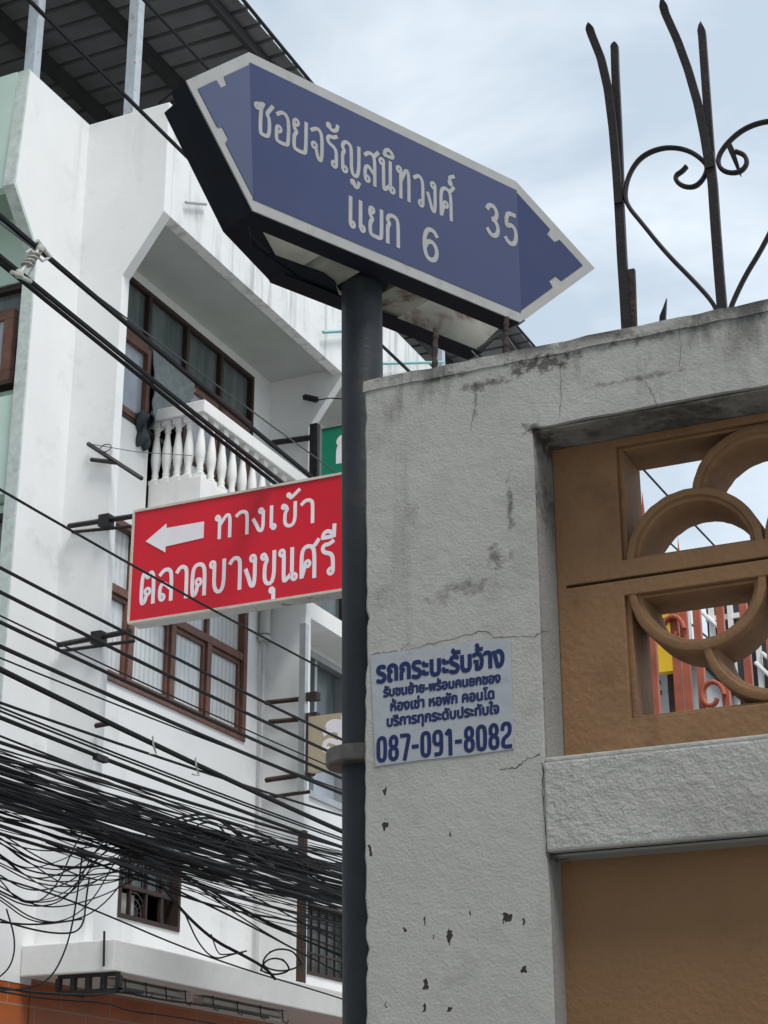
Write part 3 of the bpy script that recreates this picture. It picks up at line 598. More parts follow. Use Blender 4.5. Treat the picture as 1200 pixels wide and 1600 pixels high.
# thin black rod fixed to the canopy face
a = ony(163, 1455, 10.15); b = ony(162, 1510, 10.15)
tag(MB().tube([a, b], .008, 8).build('iron_rod', black_iron), 'short black rod standing against the canopy face near its corner', 'rod')

# ---- red market sign
RY0, RY1 = 10.13, 10.28; RX0, RX1, RZ0, RZ1 = -6.65, -4.72, 5.47, 6.325
rs = thing('shop_sign', ((RX0+RX1)/2, RY1, RZ0), 'red sign board with white Thai words and an arrow pointing left', 'sign')
fcb = MB().box(RX0+.012, RX1-.012, RY0+.002, RY0+.02, RZ0+.012, RZ1-.012).build('sign_face', sign_red, rs)
q = MB(); q.box(RX0, RX1, RY0-.006, RY0+.03, RZ1-.012, RZ1+.006); q.box(RX0, RX1, RY0-.006, RY0+.03, RZ0-.006, RZ0+.012); q.box(RX0-.006, RX0+.012, RY0-.006, RY0+.03, RZ0+.012, RZ1-.012); q.box(RX1-.012, RX1+.006, RY0-.006, RY0+.03, RZ0+.012, RZ1-.012)
q.build('trim', sign_cream, rs)
MB().box(RX0+.002, RX1-.002, RY0+.031, RY1, RZ0, RZ1).build('box', sign_tin, rs)
fr = (Vector((0, RY0+.002, 0)), X_, Z_, -Y_)
q = MB(); letters(q, 'ทางเข้า', -5.97, -5.175, 6.0, .172, .027, fr); letters(q, 'ตลาดบางขุนศรี', -6.565, -5.015, 5.598, .235, .030, fr); q.build('lettering', sign_text, fcb)
q = MB().prism([(x, RY0+.001, z) for x, z in ((-6.535, 6.072), (-6.366, 6.182), (-6.366, 6.147), (-6.055, 6.147), (-6.055, 6.022), (-6.366, 6.006), (-6.366, 5.962))], (0, -.0025, 0)); q.build('arrow', sign_text, fcb)
for (pa, pb) in (((107, 822), (212, 806)), ((90, 1008), (205, 986))):
    q = MB(); a, b = ony(*pa, 10.26), ony(*pb, 10.26); q.tube([a, b], .022, 4); q.tube([a+Vector((.0, .05, -.03)), b+Vector((0, .05, -.06))], .014, 4)
    m = a.lerp(b, .55); q.box(m.x-.04, m.x+.05, 10.225, 10.308, m.z-.05, m.z+.04); q.build('bracket', black_iron, rs)
# ---- green sign and its post
gs = thing('shop_sign', (-6.3, 13.4, 7.6), 'green sign with a white letter, showing above the red sign beside the pole', 'sign')
gf = MB().box(-6.725, -5.75, 13.30, 13.36, 7.55, 8.27).build('sign_face', sign_green, gs)
q = MB(); letters(q, 'ก', -6.58, -6.33, 7.92, .25, .06, (Vector((0, 13.30, 0)), X_, Z_, -Y_)); q.build('lettering', sign_text, gf)
q = MB(); window_frame(q, 0, 1, 0, 1, 0, 1, .1) if False else None; q.box(-6.745, -6.727, 13.29, 13.38, 7.53, 8.275); q.box(-6.745, -5.74, 13.29, 13.38, 8.276, 8.285); q.build('trim', alu, gs)
q = MB(); a, b = ony(425, 692, 13.44), ony(500, 682, 13.44); q.tube([a, b], .03, 4); a = ony(494, 668, 13.42); q.box(a.x-.05, a.x+.03, 13.385, 13.45, 7.5, a.z+.03); q.build('bracket', black_iron, gs)
# ---- beige sign
bs = thing('shop_sign', (-6.5, 13.4, 5.05), 'beige sign with a pale letter, half hidden by the sign pole', 'sign')
bf = MB().box(-6.83, -5.9, 13.30, 13.36, 5.08, 5.57).build('sign_face', sign_beige, bs)
q = MB(); letters(q, 'สี', -6.70, -6.48, 5.23, .20, .045, (Vector((0, 13.30, 0)), X_, Z_, -Y_)); q.build('lettering', sign_text, bf)
MB().box(-6.85, -6.832, 13.29, 13.38, 5.05, 5.6).build('trim', rust, bs)
for pa, pb in (((415, 1098), (492, 1090)), ((420, 1128), (492, 1122))):
    q = MB(); a, b = ony(*pa, 13.45), ony(*pb, 13.45); q.tube([a, b], .022, 4); q.box(b.x-.05, b.x+.05, 13.38, 13.46, b.z-.035, b.z+.035); q.build('bracket', rust, bs)
MB().box(-6.96, -6.90, 13.36, 13.42, 4.95, 6.45).build('post', alu, bs)

# ---- other brackets and bars fixed to the fins
def bars(name, pts, fn, r, m, label, cat='bracket', extra=None, group=None):
    q = MB()
    for a, b in pts: q.tube([fn(*a), fn(*b)], r, 4)
    return tag(q.build(name, m), label, cat, group)
o_ = bars('iron_bracket', [((137, 693), (222, 748)), ((142, 718), (182, 723))], lambda x, y: ony(x, y, 10.27), .017, black_iron, 'black bracket of two crossed bars on the white fin left of the balcony')
q = MB(); c = ony(165, 700, 10.26); q.tube([c+Vector((.05*math.cos(a), 0, .03*math.sin(a))) for a in [2*math.pi*i/16 for i in range(16)]], .004, 5, True); q.tube([ony(137, 693, 10.26), ony(160, 697, 10.26), ony(213, 706, 10.4), ony(300, 712, 11.0)], .003, 5)
tag(q.build('wire_loop', cable_g), 'thin looped wire tied to the crossed bracket left of the balcony', 'wire')
bars('iron_stub', [((149, 1134), (171, 1130))], lambda x, y: ony(x, y, 10.27), .02, rust, 'short rusty stub sticking out of the fin below the red sign')
bars('iron_bracket', [((415, 1219), (492, 1208))], lambda x, y: ony(x, y, 13.46), .024, rust, 'rusty bracket on the second fin, just below the beige sign')
bars('iron_bracket', [((416, 1246), (484, 1237))], lambda x, y: ony(x, y, 13.46), .017, rust, 'thin rusty bracket on the second fin, lowest of the pair below the beige sign')
bars('iron_bracket', [((425, 1338), (466, 1328))], lambda x, y: ony(x, y, 13.46), .02, black_iron, 'black bracket on the second fin at the top of the cable bundle')
bars('iron_stub', [((475, 620), (496, 625))], lambda x, y: ony(x, y, 13.45), .03, black_iron, 'short black stub wired to the chamfer of the second fin')
q = MB(); q.tube([ony(496, 625, 13.45), ony(515, 622, 13.4), ony(560, 624, 13.3)], .006, 5); tag(q.build('wire', cable_m), 'thin wire tied to the black stub on the second fin', 'wire')
bars('iron_bar', [((290, 316), (322, 319))], lambda x, y: onx(x, y, XO+.03), .014, alu, 'short grey bar on the weathered parapet left of the blue sign', 'bar')
bars('pipe', [((505, 519), (560, 516))], lambda x, y: onx(x, y, XO+.05), .016, turq, 'turquoise pipe sticking out from the parapet left of the sign pole', 'pipe')
bars('pipe', [((597, 568), (692, 566))], lambda x, y: onx(x, y, XO+.06), .016, turq, 'turquoise pipe before the parapet right of the sign pole', 'pipe')
q = MB(); c = onx(470, 1530, -6.8); q.box(-6.83, -6.77, c.y-.03, c.y+.03, ZC1, 4.55); q.box(-7.0, -6.35, c.y-.062, c.y-.032, 4.20, 4.25)
tag(q.build('iron_post', rust), 'rusty iron post with a crossbar standing on the canopy in the cables', 'post')

# ================================================================== CABLES
def cable(pts, X, r, name='power_cable', m=cable_m, label='', group=None, sag=.0025, y0=4.0, y1=30.0, wob=0, n=30, dx=0):
    Q = [onx(px, py, X) for px, py in pts]
    a, b = Q[0], Q[-1]; s = (b.z-a.z)/(b.y-a.y)
    ph = random.random()*6
    def zz(y): return a.z + s*(y-a.y) + sag*(y-a.y)*(y-b.y)
    P = []
    for i in range(n+1):
        y = y0+(y1-y0)*i/n
        P.append((X+dx*(y-10)/10+wob*math.sin(y*1.3+ph), y, zz(y)+wob*1.2*math.sin(y*.9+ph*2)+wob*.4*math.sin(y*3.1+ph)))
    o = MB().tube(P, r, 6).build(name, m, smooth=True)
    return tag(o, label, 'cable', group)
XC = -5.5
cable([(380, 0), (497, 135), (838, 545)], XC, .015, label='black cable along the roof edge, touching the top of the blue sign')
cable([(225, 0), (325, 108)], XC, .013, label='black cable passing behind the left tip of the blue sign')
cable([(45, 0), (290, 245), (600, 543)], XC, .015, label='black cable running down from top left across the white parapet')
cable([(0, 338), (84, 406), (480, 740)], XC, .019, label='thick black cable at the upper end of the grey spacer')
cable([(0, 401), (150, 522), (433, 748)], XC, .017, label='thick black cable at the lower end of the grey spacer, upper of the pair')
cable([(0, 411), (150, 531), (425, 752)], XC-.05, .015, label='thick black cable at the lower end of the grey spacer, lower of the pair')
cable([(228, 520), (350, 605), (535, 745)], XC, .006, m=cable_g, label='thin grey wire crossing in front of the balcony window')
cable([(0, 765), (240, 900), (382, 965), (535, 1061)], XC, .008, label='thin black cable crossing the face of the red sign', sag=.004)
mid = [([(0, 887), (197, 988), (537, 1157)], .010, 'just touching the lower left corner of the red sign'), ([(0, 925), (100, 973), (524, 1179)], .011, 'second below the red sign, over the lower window'),
       ([(0, 962), (100, 999), (512, 1196)], .005, 'thin one, third below the red sign, over the lower window'), ([(0, 972), (100, 1014), (497, 1200)], .011, 'fourth below the red sign, over the window sill'),
       ([(0, 1010), (100, 1050), (437, 1200)], .012, 'running just under the sill of the lower window'), ([(0, 1028), (100, 1058), (400, 1185)], .005, 'thin one beside the cable under the window sill'),
       ([(0, 1046), (100, 1093), (325, 1203)], .016, 'thick brownish one, with clips, below the window sill'), ([(0, 1098), (100, 1129), (299, 1200)], .008, 'first under the clipped brownish cable'),
       ([(0, 1105), (100, 1143), (240, 1200)], .006, 'upper of the thin pair under the brownish cable'), ([(0, 1111), (100, 1149), (235, 1203)], .006, 'lower of the thin pair under the brownish cable'),
       ([(0, 1121), (160, 1183), (300, 1238)], .012, 'holding the dark clamp at the fin edge'), ([(0, 1150), (150, 1210), (300, 1265)], .006, 'thin one below the dark clamp'),
       ([(0, 1160), (150, 1212), (300, 1255)], .010, 'lowest single one above the black bundle')]
for pts, r, lab in mid: cable(pts, XC, r, label='black cable '+lab, sag=.003)
# clamp on a cable, clips
c = onx(157, 1184, XC+.02); tag(MB().box(c.x-.016, c.x+.016, c.y-.055, c.y+.055, c.z-.02, c.z+.014).build('cable_clamp', black_iron), 'dark clamp on a cable at the edge of the white fin', 'clamp')
for px, py, lab in ((238, 1163, 'small pale clip on the brownish cable under the window, the left one'), (305, 1196, 'small pale clip on the brownish cable under the window, the right one')):
    c = onx(px, py, XC+.02); tag(MB().tube([c+Vector((0, 0, .05)), c+Vector((0, .01, .0)), c+Vector((0, .05, -.05)), c+Vector((0, -.03, -.06))], .006, 5).build('cable_clip', porcelain), lab, 'clip', 'pale clips on the brownish cable')
# spacer between the upper cables
A = onx(62, 388, XC+.02); B = onx(30, 428, XC+.02); sp = MB()
ax = (B-A)
sp.tube([A, B], .010, 8)
for t in (.25, .38, .51, .64): c = A.lerp(B, t); sp.lathe([(.012, -.004), (.034, -.003), (.034, .003), (.012, .004)], c, 10)
for c in (A, B): sp.lathe([(.008, -.022), (.022, -.02), (.026, 0), (.022, .02), (.008, .022)], c, 10)
sp.tube([onx(66, 392, XC+.02), onx(56, 404, XC+.02), onx(52, 418, XC+.02), onx(44, 432, XC+.02)], .008, 6); sp.tube([onx(18, 425, XC+.02), onx(48, 440, XC+.02)], .013, 6)
sp.tube([onx(58, 376, XC+.02), onx(78, 402, XC+.02)], .014, 6); sp.tube([onx(78, 402, XC+.02), onx(66, 408, XC+.02), onx(60, 402, XC+.02)], .008, 6)
sp.tube([onx(40, 395, XC+.02), onx(48, 390, XC+.02), onx(58, 398, XC+.02)], .007, 6)
tag(sp.build('cable_spacer', porcelain, smooth=True), 'grey ribbed spacer clamped between the thick upper cables', 'insulator')
# the dense sagging bundle
def lerp(a, b, t): return a+(b-a)*t
NB = 112; GB = 'cables of the dense black bundle'
for i in range(NB):
    t = min(1, max(0, random.gauss(.46, .16))) if random.random() < .6 else random.random()
    yl = lerp(1164, 1304, t)+random.uniform(-6, 6); yr = lerp(1332, 1468, min(1, max(0, t*.94+random.gauss(0, .12))))
    X = XC + random.uniform(-.4, .3)
    th = random.random(); r = .0028+.0065*th**3
    cable([(0, yl), (537, yr)], X, r, name='communication_cable', m=cable_d if random.random() < .25 else cable_m, label='black cable tightly strung within the dense sagging bundle', group=GB, sag=.001+.004*random.random(), wob=random.choice((.0, .008, .016, .028, .04)), dx=random.uniform(-.06, .06), n=52)
# slack strands under the bundle on the left
def strand(pts, r, label, group, X=XC, m=cable_m, it=3):
    Q = [onx(x, y, X+random.uniform(-.06, .06)) for x, y in pts]
    for _ in range(it):
        q = [Q[0]]
        for a, b in zip(Q[:-1], Q[1:]): q += [a.lerp(b, .25), a.lerp(b, .75)]
        Q = q+[Q[-1]]
    return tag(MB().tube(Q, r, 6).build('slack_cable', m, smooth=True), label, 'cable', group)
GS = 'slack cables hanging under the bundle'
for i in range(20):
    y0 = random.uniform(1285, 1405); x1 = random.uniform(140, 300); y1 = random.uniform(1300, 1375); d = random.uniform(15, 60)
    strand([(-60, y0-25), (-10, y0), (x1*.25, y0+d), (x1*.6, max(y0, y1)+d*.6), (x1*.85, y1+8), (x1, y1-10), (x1+90, y1+15)], random.uniform(.003, .0045), 'thin slack black cable drooping under the left of the bundle', GS)
for i in range(9):
    y0 = random.uniform(1335, 1375); x0 = random.uniform(180, 300); x1 = random.uniform(470, 560); y1 = random.uniform(1440, 1520)
    strand([(x0-120, y0-50), (x0, y0), ((x0+x1)/2, (y0+y1)/2+random.uniform(-5, 22)), (x1, y1), (x1+100, y1+45)], random.uniform(.004, .007), 'thin black cable fanning out below the bundle towards the pole', 'cables fanning out below the bundle')
strand([(0, 1372), (110, 1405), (330, 1500), (537, 1560), (640, 1600)], .005, 'single long thin cable crossing the canopy face from left to the pole', None)
strand([(-30, 1425), (30, 1448), (90, 1460), (130, 1455), (135, 1400), (140, 1370)], .005, 'slack cable ending in a dark plug at the canopy corner', None)
strand([(128, 1340), (118, 1420), (105, 1480), (80, 1530), (45, 1545), (-10, 1548)], .005, 'long black cable hanging down past the left end of the canopy', None)
strand([(10, 1420), (25, 1470), (18, 1510), (-5, 1530)], .0045, 'black cable curling down at the far left edge above the orange shop', None)
strand([(-20, 1540), (60, 1552), (150, 1556), (185, 1548), (240, 1560), (330, 1572), (420, 1590)], .008, 'dark cable running along below the black rack, upper one', None, -6.62)
strand([(-20, 1546), (80, 1562), (170, 1566), (200, 1580), (260, 1586), (360, 1604)], .006, 'dark cable running along below the black rack, lower one', None, -6.62)
strand([(0, 1441), (60, 1446), (128, 1436)], .005, 'thin cable pulled straight across the corner wall just above the canopy end', None)
strand([(250, 1380), (290, 1430), (335, 1470), (375, 1490), (415, 1512), (430, 1530)], .010, 'thick ragged cable hanging off the bundle in front of the canopy', None)
strand([(290, 1430), (310, 1475), (335, 1500), (360, 1492), (385, 1486)], .005, 'thin loop hanging from the thick ragged cable', None)
strand([(330, 1460), (340, 1490), (350, 1492), (380, 1488)], .004, 'small loop right of the thin loop on the ragged cable', None)
for i, (cx, cy, rr) in enumerate(((325, 1300, 26), (345, 1312, 20), (430, 1510, 22), (440, 1500, 30))):
    pts = [(cx+rr*math.cos(a)*(1+.2*math.sin(3*a)), cy+rr*.6*math.sin(a)) for a in [i*1.3+q*.7 for q in range(14)]]
    strand(pts, .006, ['tangled coil of cable on top of the bundle', 'tangled coil of cable on top of the bundle', 'messy cable coil lying at the foot of the rusty post', 'messy cable coil lying at the foot of the rusty post'][i], ['coils on the bundle', 'coils on the bundle', 'coils at the rusty post', 'coils at the rusty post'][i])
for i in range(4):
    x0 = random.uniform(280, 430); y0 = 1270+(x0-280)*.42
    strand([(x0-60, y0+5), (x0-20, y0-8), (x0+20, y0-16+random.uniform(-8, 8)), (x0+60, y0+20), (x0+100, y0+60), (x0+150, y0+75)], random.uniform(.005, .009), 'short black cable arching over the top of the bundle', 'cables arching over the bundle')
for i, (px, py) in enumerate(((380, 1325), (410, 1345), (225, 1318), (245, 1350))):
    c = onx(px, py, XC+.1); 
    q = MB().tube([c+Vector((0, -.16, .01)), c+Vector((0, -.12, .0)), c+Vector((0, .1, -.02)), c+Vector((0, .16, -.03))], [.012, .026, .026, .012], 10)
    tag(q.build('splice_box', black_iron, smooth=True), ['black splice sleeve on the bundle under the second fin, the left one', 'black splice sleeve on the bundle under the second fin, the right one', 'black splice sleeve in the bundle above the small barred window, upper one', 'black splice sleeve in the bundle above the small barred window, lower one'][i], 'splice')

# ================================================================== GREY BOUNDARY WALL
YW = 3.4; YL = 3.52; XR_ = -1.2
def wxy(px, py): q = ony(px, py, YW); return q.x, q.z
chips = []
for px, py, rx, rz in ((601, 1235, .007, .009), (601, 1290, .008, .017), (792, 1432, .016, .014), (702, 1464, .008, .019), (664, 1438, .004, .009), (819, 1514, .009, .012), (664, 1536, .008, .013), (664, 1573, .007, .012), (702, 1576, .006, .008), (605, 1568, .003, .009), (634, 1450, .004, .008), (735, 1425, .004, .007), (818, 1441, .005, .006), (675, 1462, .003, .004), (570, 1508, .007, .012), (577, 1330, .006, .012), (703, 1305, .004, .005)):
    x, z = wxy(px, py); chips.append((x, z, rx*.58, rz*.62))
WO = (-1.41, 3.5, 0)
def rel(c): return [(x-WO[0], z, a, b) for x, z, a, b in c]
blots = [(*wxy(px, py), rx, rz, a) for px, py, rx, rz, a in ((840, 570, .16, .035, 1.0), (760, 600, .11, .02, .8), (742, 625, .012, .09, .5), (797, 800, .014, .13, .75), (775, 870, .03, .05, .7), (735, 915, .09, .03, .55), (690, 935, .05, .03, .4), (600, 930, .05, .05, .35), (645, 800, .03, .05, .35), (832, 668, .03, .03, 1.0), (1000, 590, .2, .012, .6), (965, 520, .06, .05, .6), (880, 560, .02, .08, .6), (690, 470+120, .1, .015, .7), (1000, 530, .3, .02, .6))]
stucco = wall_stucco('whitewashed_stucco', (.355, .347, .325), (3.20, 3.41), .30, rel(chips), 150, [(x-WO[0], z, a, b, c) for x, z, a, b, c in blots])
stucco_rough = wall_stucco('rough_cast_stucco', (.365, .357, .335), None, .9, (), 80)
reveal_m = wall_stucco('dark_stucco_reveal', (.20, .197, .185), (2.95, 3.22), .35, (), 130, [(XR_-WO[0], 3.2, .06, .06, 1.0), (XR_+.35-WO[0], 3.21, .2, .03, .7), (XR_-WO[0], 2.27, .05, .04, .9), (XR_-WO[0], 3.05, .03, .12, .6)])  # darker overall tone than the wall stucco, with mould at the corners
lattice_m = mat('ochre_brown_paint', (.225, .124, .060), .8, .1, 6, .3, 60, stain=((.115, .06, .03), 7, .52, .75, .7), streak=((.08, .045, .025), 8, .58, .8, .45))[0]
panel_m = M('ochre_brown_render', (.195, .107, .051), .85, .08, 4, .3, 70, stain=((.07, .037, .018), 5, .6, .75, .55))
bw = thing('boundary_wall', WO, 'grey stucco boundary wall with ochre pierced blocks, beside the sign pole', 'wall')
XL, XR, XE = -1.609, -1.2, 2.2
ZT, ZB1, ZL1, ZL0 = 3.402, 3.212, 2.455, 2.27
def wav(a, b, n, amp): return [lerp(a, b, i/n)+ (random.uniform(-amp, amp) if 0 < i < n else 0) for i in range(n+1)]
# pillar with a slightly ragged left arris
q = MB(); n = 160; zz = [i*(ZT-.002)/n for i in range(n+1)]
xs = [XL+random.uniform(-.0016, .0016)+.002*math.sin(z*7)+(random.uniform(.002, .006) if random.random() < .07 else 0) for z in zz]; ys = [YW for z in zz]
vs = []
for x, y, z in zip(xs, ys, zz): vs += [(x+.006, y, z), (XR, YW, z), (XR, 3.70, z), (x, 3.70, z), (x, y+.008, z)]
q.add(vs, [(i*5+k, i*5+(k+1) % 5, (i+1)*5+(k+1) % 5, (i+1)*5+k) for i in range(n) for k in range(5)] + [(4, 3, 2, 1, 0), tuple(n*5+k for k in range(5))])
q.build('pillar', stucco, bw)
# top beam: uneven upper edge
q = MB(); n = 50
xs = [lerp(XL, XE, i/n) for i in range(n+1)]
zt = [ZT+.002+random.uniform(-.003, .004) for _ in xs]; zb = [ZB1+random.uniform(-.002, .002) for _ in xs]
# butt over the pillar from XR on; the piece over the pillar is the pillar's own head
xs2 = [x for x in xs if x >= XR-.0]; 
pr = [(YW+.001, 0), (3.702, 0)]
vs = []
for x, t, b in zip(xs, zt, zb):
    if x < XR: continue
    vs += [(x, YW+.0015, b), (x, YW+.0015, t-.008), (x, YW+.010, t), (x, 3.70, t), (x, 3.70, b)]
k_ = len(vs)//5
vs = [(XR, YW+.0015, ZB1), (XR, YW+.0015, ZT-.01), (XR, YW+.010, ZT), (XR, 3.70, ZT), (XR, 3.70, ZB1)]+vs; k_ += 1
q.add(vs, [(i*5+k, i*5+(k+1) % 5, (i+1)*5+(k+1) % 5, (i+1)*5+k) for i in range(k_-1) for k in range(5)] + [(0, 1, 2, 3, 4), tuple((k_-1)*5+4-k for k in range(5))])
q.build('top_beam', stucco, bw)
# thin mortar cap
q = MB(); vs = []
xs = [lerp(XL-.003, XE, i/90) for i in range(91)]
for x in xs:
    a = random.uniform(-.002, .003); vs += [(x, YW-.003+random.uniform(-.001, .001), ZT-.022+a), (x, YW-.002, ZT+.006+a), (x, 3.705, ZT+.008), (x, 3.705, ZT-.018)]
q.add(vs, [(i*4+k, i*4+(k+1) % 4, (i+1)*4+(k+1) % 4, (i+1)*4+k) for i in range(90) for k in range(4)]+[(0, 1, 2, 3), (363, 362, 361, 360)])
q.build('mortar_cap', stucco, bw)
MB().box(XR+.001, XE, YW-.006, 3.70, ZL0, ZL1).build('middle_ledge', stucco_rough, bw, bevel=.006)
MB().box(XR+.001, XE, YW+.004, 3.64, ZL1, ZL1+.012).build('cement_fillet', M('pale_cement', (.34, .335, .31), .9, .15, 20, .4, 60), bw, bevel=.004)
# darker stucco reveals lining the openings (side and head, set proud of the beam core)
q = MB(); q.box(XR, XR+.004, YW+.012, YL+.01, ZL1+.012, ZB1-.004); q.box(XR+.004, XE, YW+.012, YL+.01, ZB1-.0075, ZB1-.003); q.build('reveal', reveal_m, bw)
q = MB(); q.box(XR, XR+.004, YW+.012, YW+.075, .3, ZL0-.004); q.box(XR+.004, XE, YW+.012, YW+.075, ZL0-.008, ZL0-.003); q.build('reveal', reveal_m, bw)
MB().box(XR+.004, XE, YW+.07, 3.63, .02, ZL0-.008).build('recessed_panel', panel_m, bw)
MB().box(XR+.004, XE, YW+.03, YW+.069, .02, .3).build('plinth', stucco, bw)
# pierced ochre blocks (own frame, bars and rings)
DEP = .145; yf, ybk = YL, YL+DEP
lat = MB()
xl, xr_, zj = -1.045, 1.60, 2.872
lat.holed('y', yf, ybk, XR+.0045, XE, ZL1+.013, ZB1-.008, [(xl, xr_, 2.560, 2.834), (xl, xr_, 2.915, 3.186), (-1.176, xr_+.1, zj-.0032, zj+.0032)])
lt = lat.build('pierced_block', lattice_m, bw, weld=True, bevel=.0025)
MB().box(-1.18, xr_+.11, yf+.012, yf+.03, zj-.006, zj+.006).build('joint', M('dark_joint', (.05, .028, .014), .9), lt)
# stepped rim inside the frame
q = MB()
for z0, z1 in ((2.560, 2.834), (2.915, 3.186)):
    q.box(xl, xl+.012, yf+.014, ybk, z0, z1); q.box(xl+.012, xr_, yf+.014, ybk, z0, z0+.008); q.box(xl+.012, xr_, yf+.014, ybk, z1-.008, z1)
q.build('rim', lattice_m, lt, bevel=.003)
def ring(cx, cz, a0, a1, sgn, dy=0):
    prof = [(.152, yf+.016+dy), (.150, yf+.004+dy), (.147, yf+.002+dy), (.134, yf+.002+dy), (.131, yf+.012+dy), (.124, yf+.014+dy), (.121, yf+.022+dy), (.118, ybk-.004), (.152, ybk-.004)]
    n = 40; vs = []
    for i in range(n+1):
        a = math.radians(lerp(a0, a1, i/n))
        jr = random.uniform(-.0008, .0008)
        vs += [(cx+(r+jr)*math.cos(a), y, cz+sgn*(r+jr)*math.sin(a)) for r, y in prof]
    m = len(prof)
    return MB().add(vs, [(i*m+k, i*m+(k+1) % m, (i+1)*m+(k+1) % m, (i+1)*m+k) for i in range(n) for k in range(m)]+[tuple(range(m)), tuple(n*m+m-1-k for k in range(m))])
for k in range(9):
    cx = -.885+.304*k
    ring(cx, 2.908, 0, 180, 1).build('ring', lattice_m, lt, smooth=True)
    ring(cx, 2.842, 0, 180, -1).build('ring', lattice_m, lt, smooth=True)
    ring(cx+.152, 3.030, 7, 173, 1, .003).build('ring', lattice_m, lt, smooth=True)
    ring(cx+.152, 2.716, 7, 173, -1, .003).build('ring', lattice_m, lt, smooth=True)
# cracks in the render
crack_m = M('crack_dark', (.05, .048, .045), .95)
def crack(pts, wd, plane=YW, dy=-.0006):
    q = MB(); P = []
    for (a, b) in zip(pts[:-1], pts[1:]):
        for t in range(6):
            f = t/6; P.append((lerp(a[0], b[0], f)+random.uniform(-1.6, 1.6), lerp(a[1], b[1], f)+random.uniform(-1.6, 1.6)))
    P.append(pts[-1]); W = []
    for px, py in P: c = ony(px, py, plane); W.append((c.x, c.z))
    N = len(W); vs = []
    for i, (x, z) in enumerate(W):
        a = W[max(0, i-1)]; b = W[min(N-1, i+1)]; t = Vector((b[0]-a[0], b[1]-a[1])).normalized(); h = wd*(.35+.65*random.random())*(.3 if i in (0, N-1) else 1)
        vs += [(x-t.y*h, plane+dy, z+t.x*h), (x+t.y*h, plane+dy, z-t.x*h)]
    q.add(vs, [(2*i, 2*i+1, 2*i+3, 2*i+2) for i in range(N-1)]); q.build('crack', crack_m, bw)
crack([(578, 1022), (600, 1020), (625, 1018), (690, 1002), (760, 985), (770, 996), (800, 994), (830, 996), (858, 985)], .0009)
crack([(625, 1018), (640, 1002)], .0006)
crack([(845, 1178), (825, 1185), (805, 1200), (780, 1202)], .0014)
crack([(1062, 508), (1065, 545), (1063, 575)], .0007, YW-.003, -.003); crack([(875, 560), (876, 610), (874, 650)], .0008, YW-.003, .0036); crack([(1008, 595), (1022, 620), (1030, 640)], .0007, YW-.003, .0036)
crack([(745, 595), (742, 640), (735, 675)], .0005); crack([(848, 1190), (848, 1250), (855, 1325), (856, 1345)], .0012)

# ---- iron railing on the wall
rl = thing('iron_railing', (-.6, 3.52, ZT), 'dark wrought iron railing with spear blades and heart scrolls on the grey wall', 'railing')
YR = 3.52
def blade(pts, wds, dy=0, thick=.006, name='spear', parent=rl, m=iron):
    P = [ony(x, y, YR) for x, y in pts]; q = MB(); vs = []
    N = len(P)
    for i, p in enumerate(P):
        t = (P[min(i+1, N-1)]-P[max(i-1, 0)]).normalized(); nrm = Vector((t.z, 0, -t.x)); h = wds[i]*.57
        th = thick if h > .003 else .002
        yo = dy[i] if isinstance(dy, (list, tuple)) else dy
        vs += [p+nrm*h+Y_*(yo-th), p+nrm*h+Y_*(yo+th), p-nrm*h+Y_*(yo+th), p-nrm*h+Y_*(yo-th)]
    q.add(vs, [(i*4+k, i*4+(k+1) % 4, (i+1)*4+(k+1) % 4, (i+1)*4+k) for i in range(N-1) for k in range(4)]+[(0, 1, 2, 3), tuple((N-1)*4+3-k for k in range(4))])
    return q.build(name, m, parent)
def dense(pts, k=3):
    out = []
    for a, b in zip(pts[:-1], pts[1:]): out += [(lerp(a[0], b[0], i/k), lerp(a[1], b[1], i/k)) for i in range(k)]
    return chaikin(out+[pts[-1]], 1)
def spear(curved, straight, bar):
    a = dense(curved); L_ = len(a)
    blade(a, [max(.001, .017*min(1, i/4)) for i in range(L_)], [-.03*(1-i/L_)**2-.006 for i in range(L_)])
    a = dense(straight); L_ = len(a)
    blade(a, [max(.001, .016*min(1, i/4)) for i in range(L_)], .008)
    blade(dense(bar), [.019]*len(dense(bar)), 0, .007, 'upright')
spear([(926, 48), (929, 62), (943, 98), (953, 145), (960, 205), (965, 270), (968, 320)], [(958, 62), (959, 75), (960, 110), (963, 170), (966, 240), (968, 300)], [(966, 290), (969, 340), (972, 400), (976, 460), (980, 530)])
blade([(985, 418), (986, 440), (989, 535)], [.012]*3, .012, .006, 'upright', rl, rust)
spear([(1040, 9), (1044, 30), (1062, 70), (1078, 115), (1092, 165), (1102, 215), (1110, 265)], [(1093, 31), (1096, 55), (1100, 110), (1105, 180), (1110, 250)], [(1108, 240), (1114, 290), (1118, 350), (1124, 430), (1130, 500)])
spear([(1240, -20), (1246, 10), (1252, 60), (1262, 130), (1272, 200)], [(1262, 0), (1264, 30), (1268, 100), (1272, 190)], [(1270, 180), (1276, 260), (1284, 380), (1290, 470)])
def scroll(pts, w_=.0150):
    a = chaikin(pts, 4)
    P = [ony(x, y, YR) for x, y in a]
    MB().tube(P, w_*.5, 8, False, (Y_, 1.3, .72)).build('scroll', iron, rl, smooth=True)
scroll([(1122, 490), (1112, 470), (1085, 440), (1040, 395), (1000, 345), (983, 325), (976, 308), (980, 280), (993, 255), (1010, 240), (1035, 231), (1060, 231), (1082, 238), (1100, 252), (1106, 264), (1098, 282), (1085, 293), (1068, 292), (1056, 283), (1056, 274), (1066, 268), (1073, 260)])
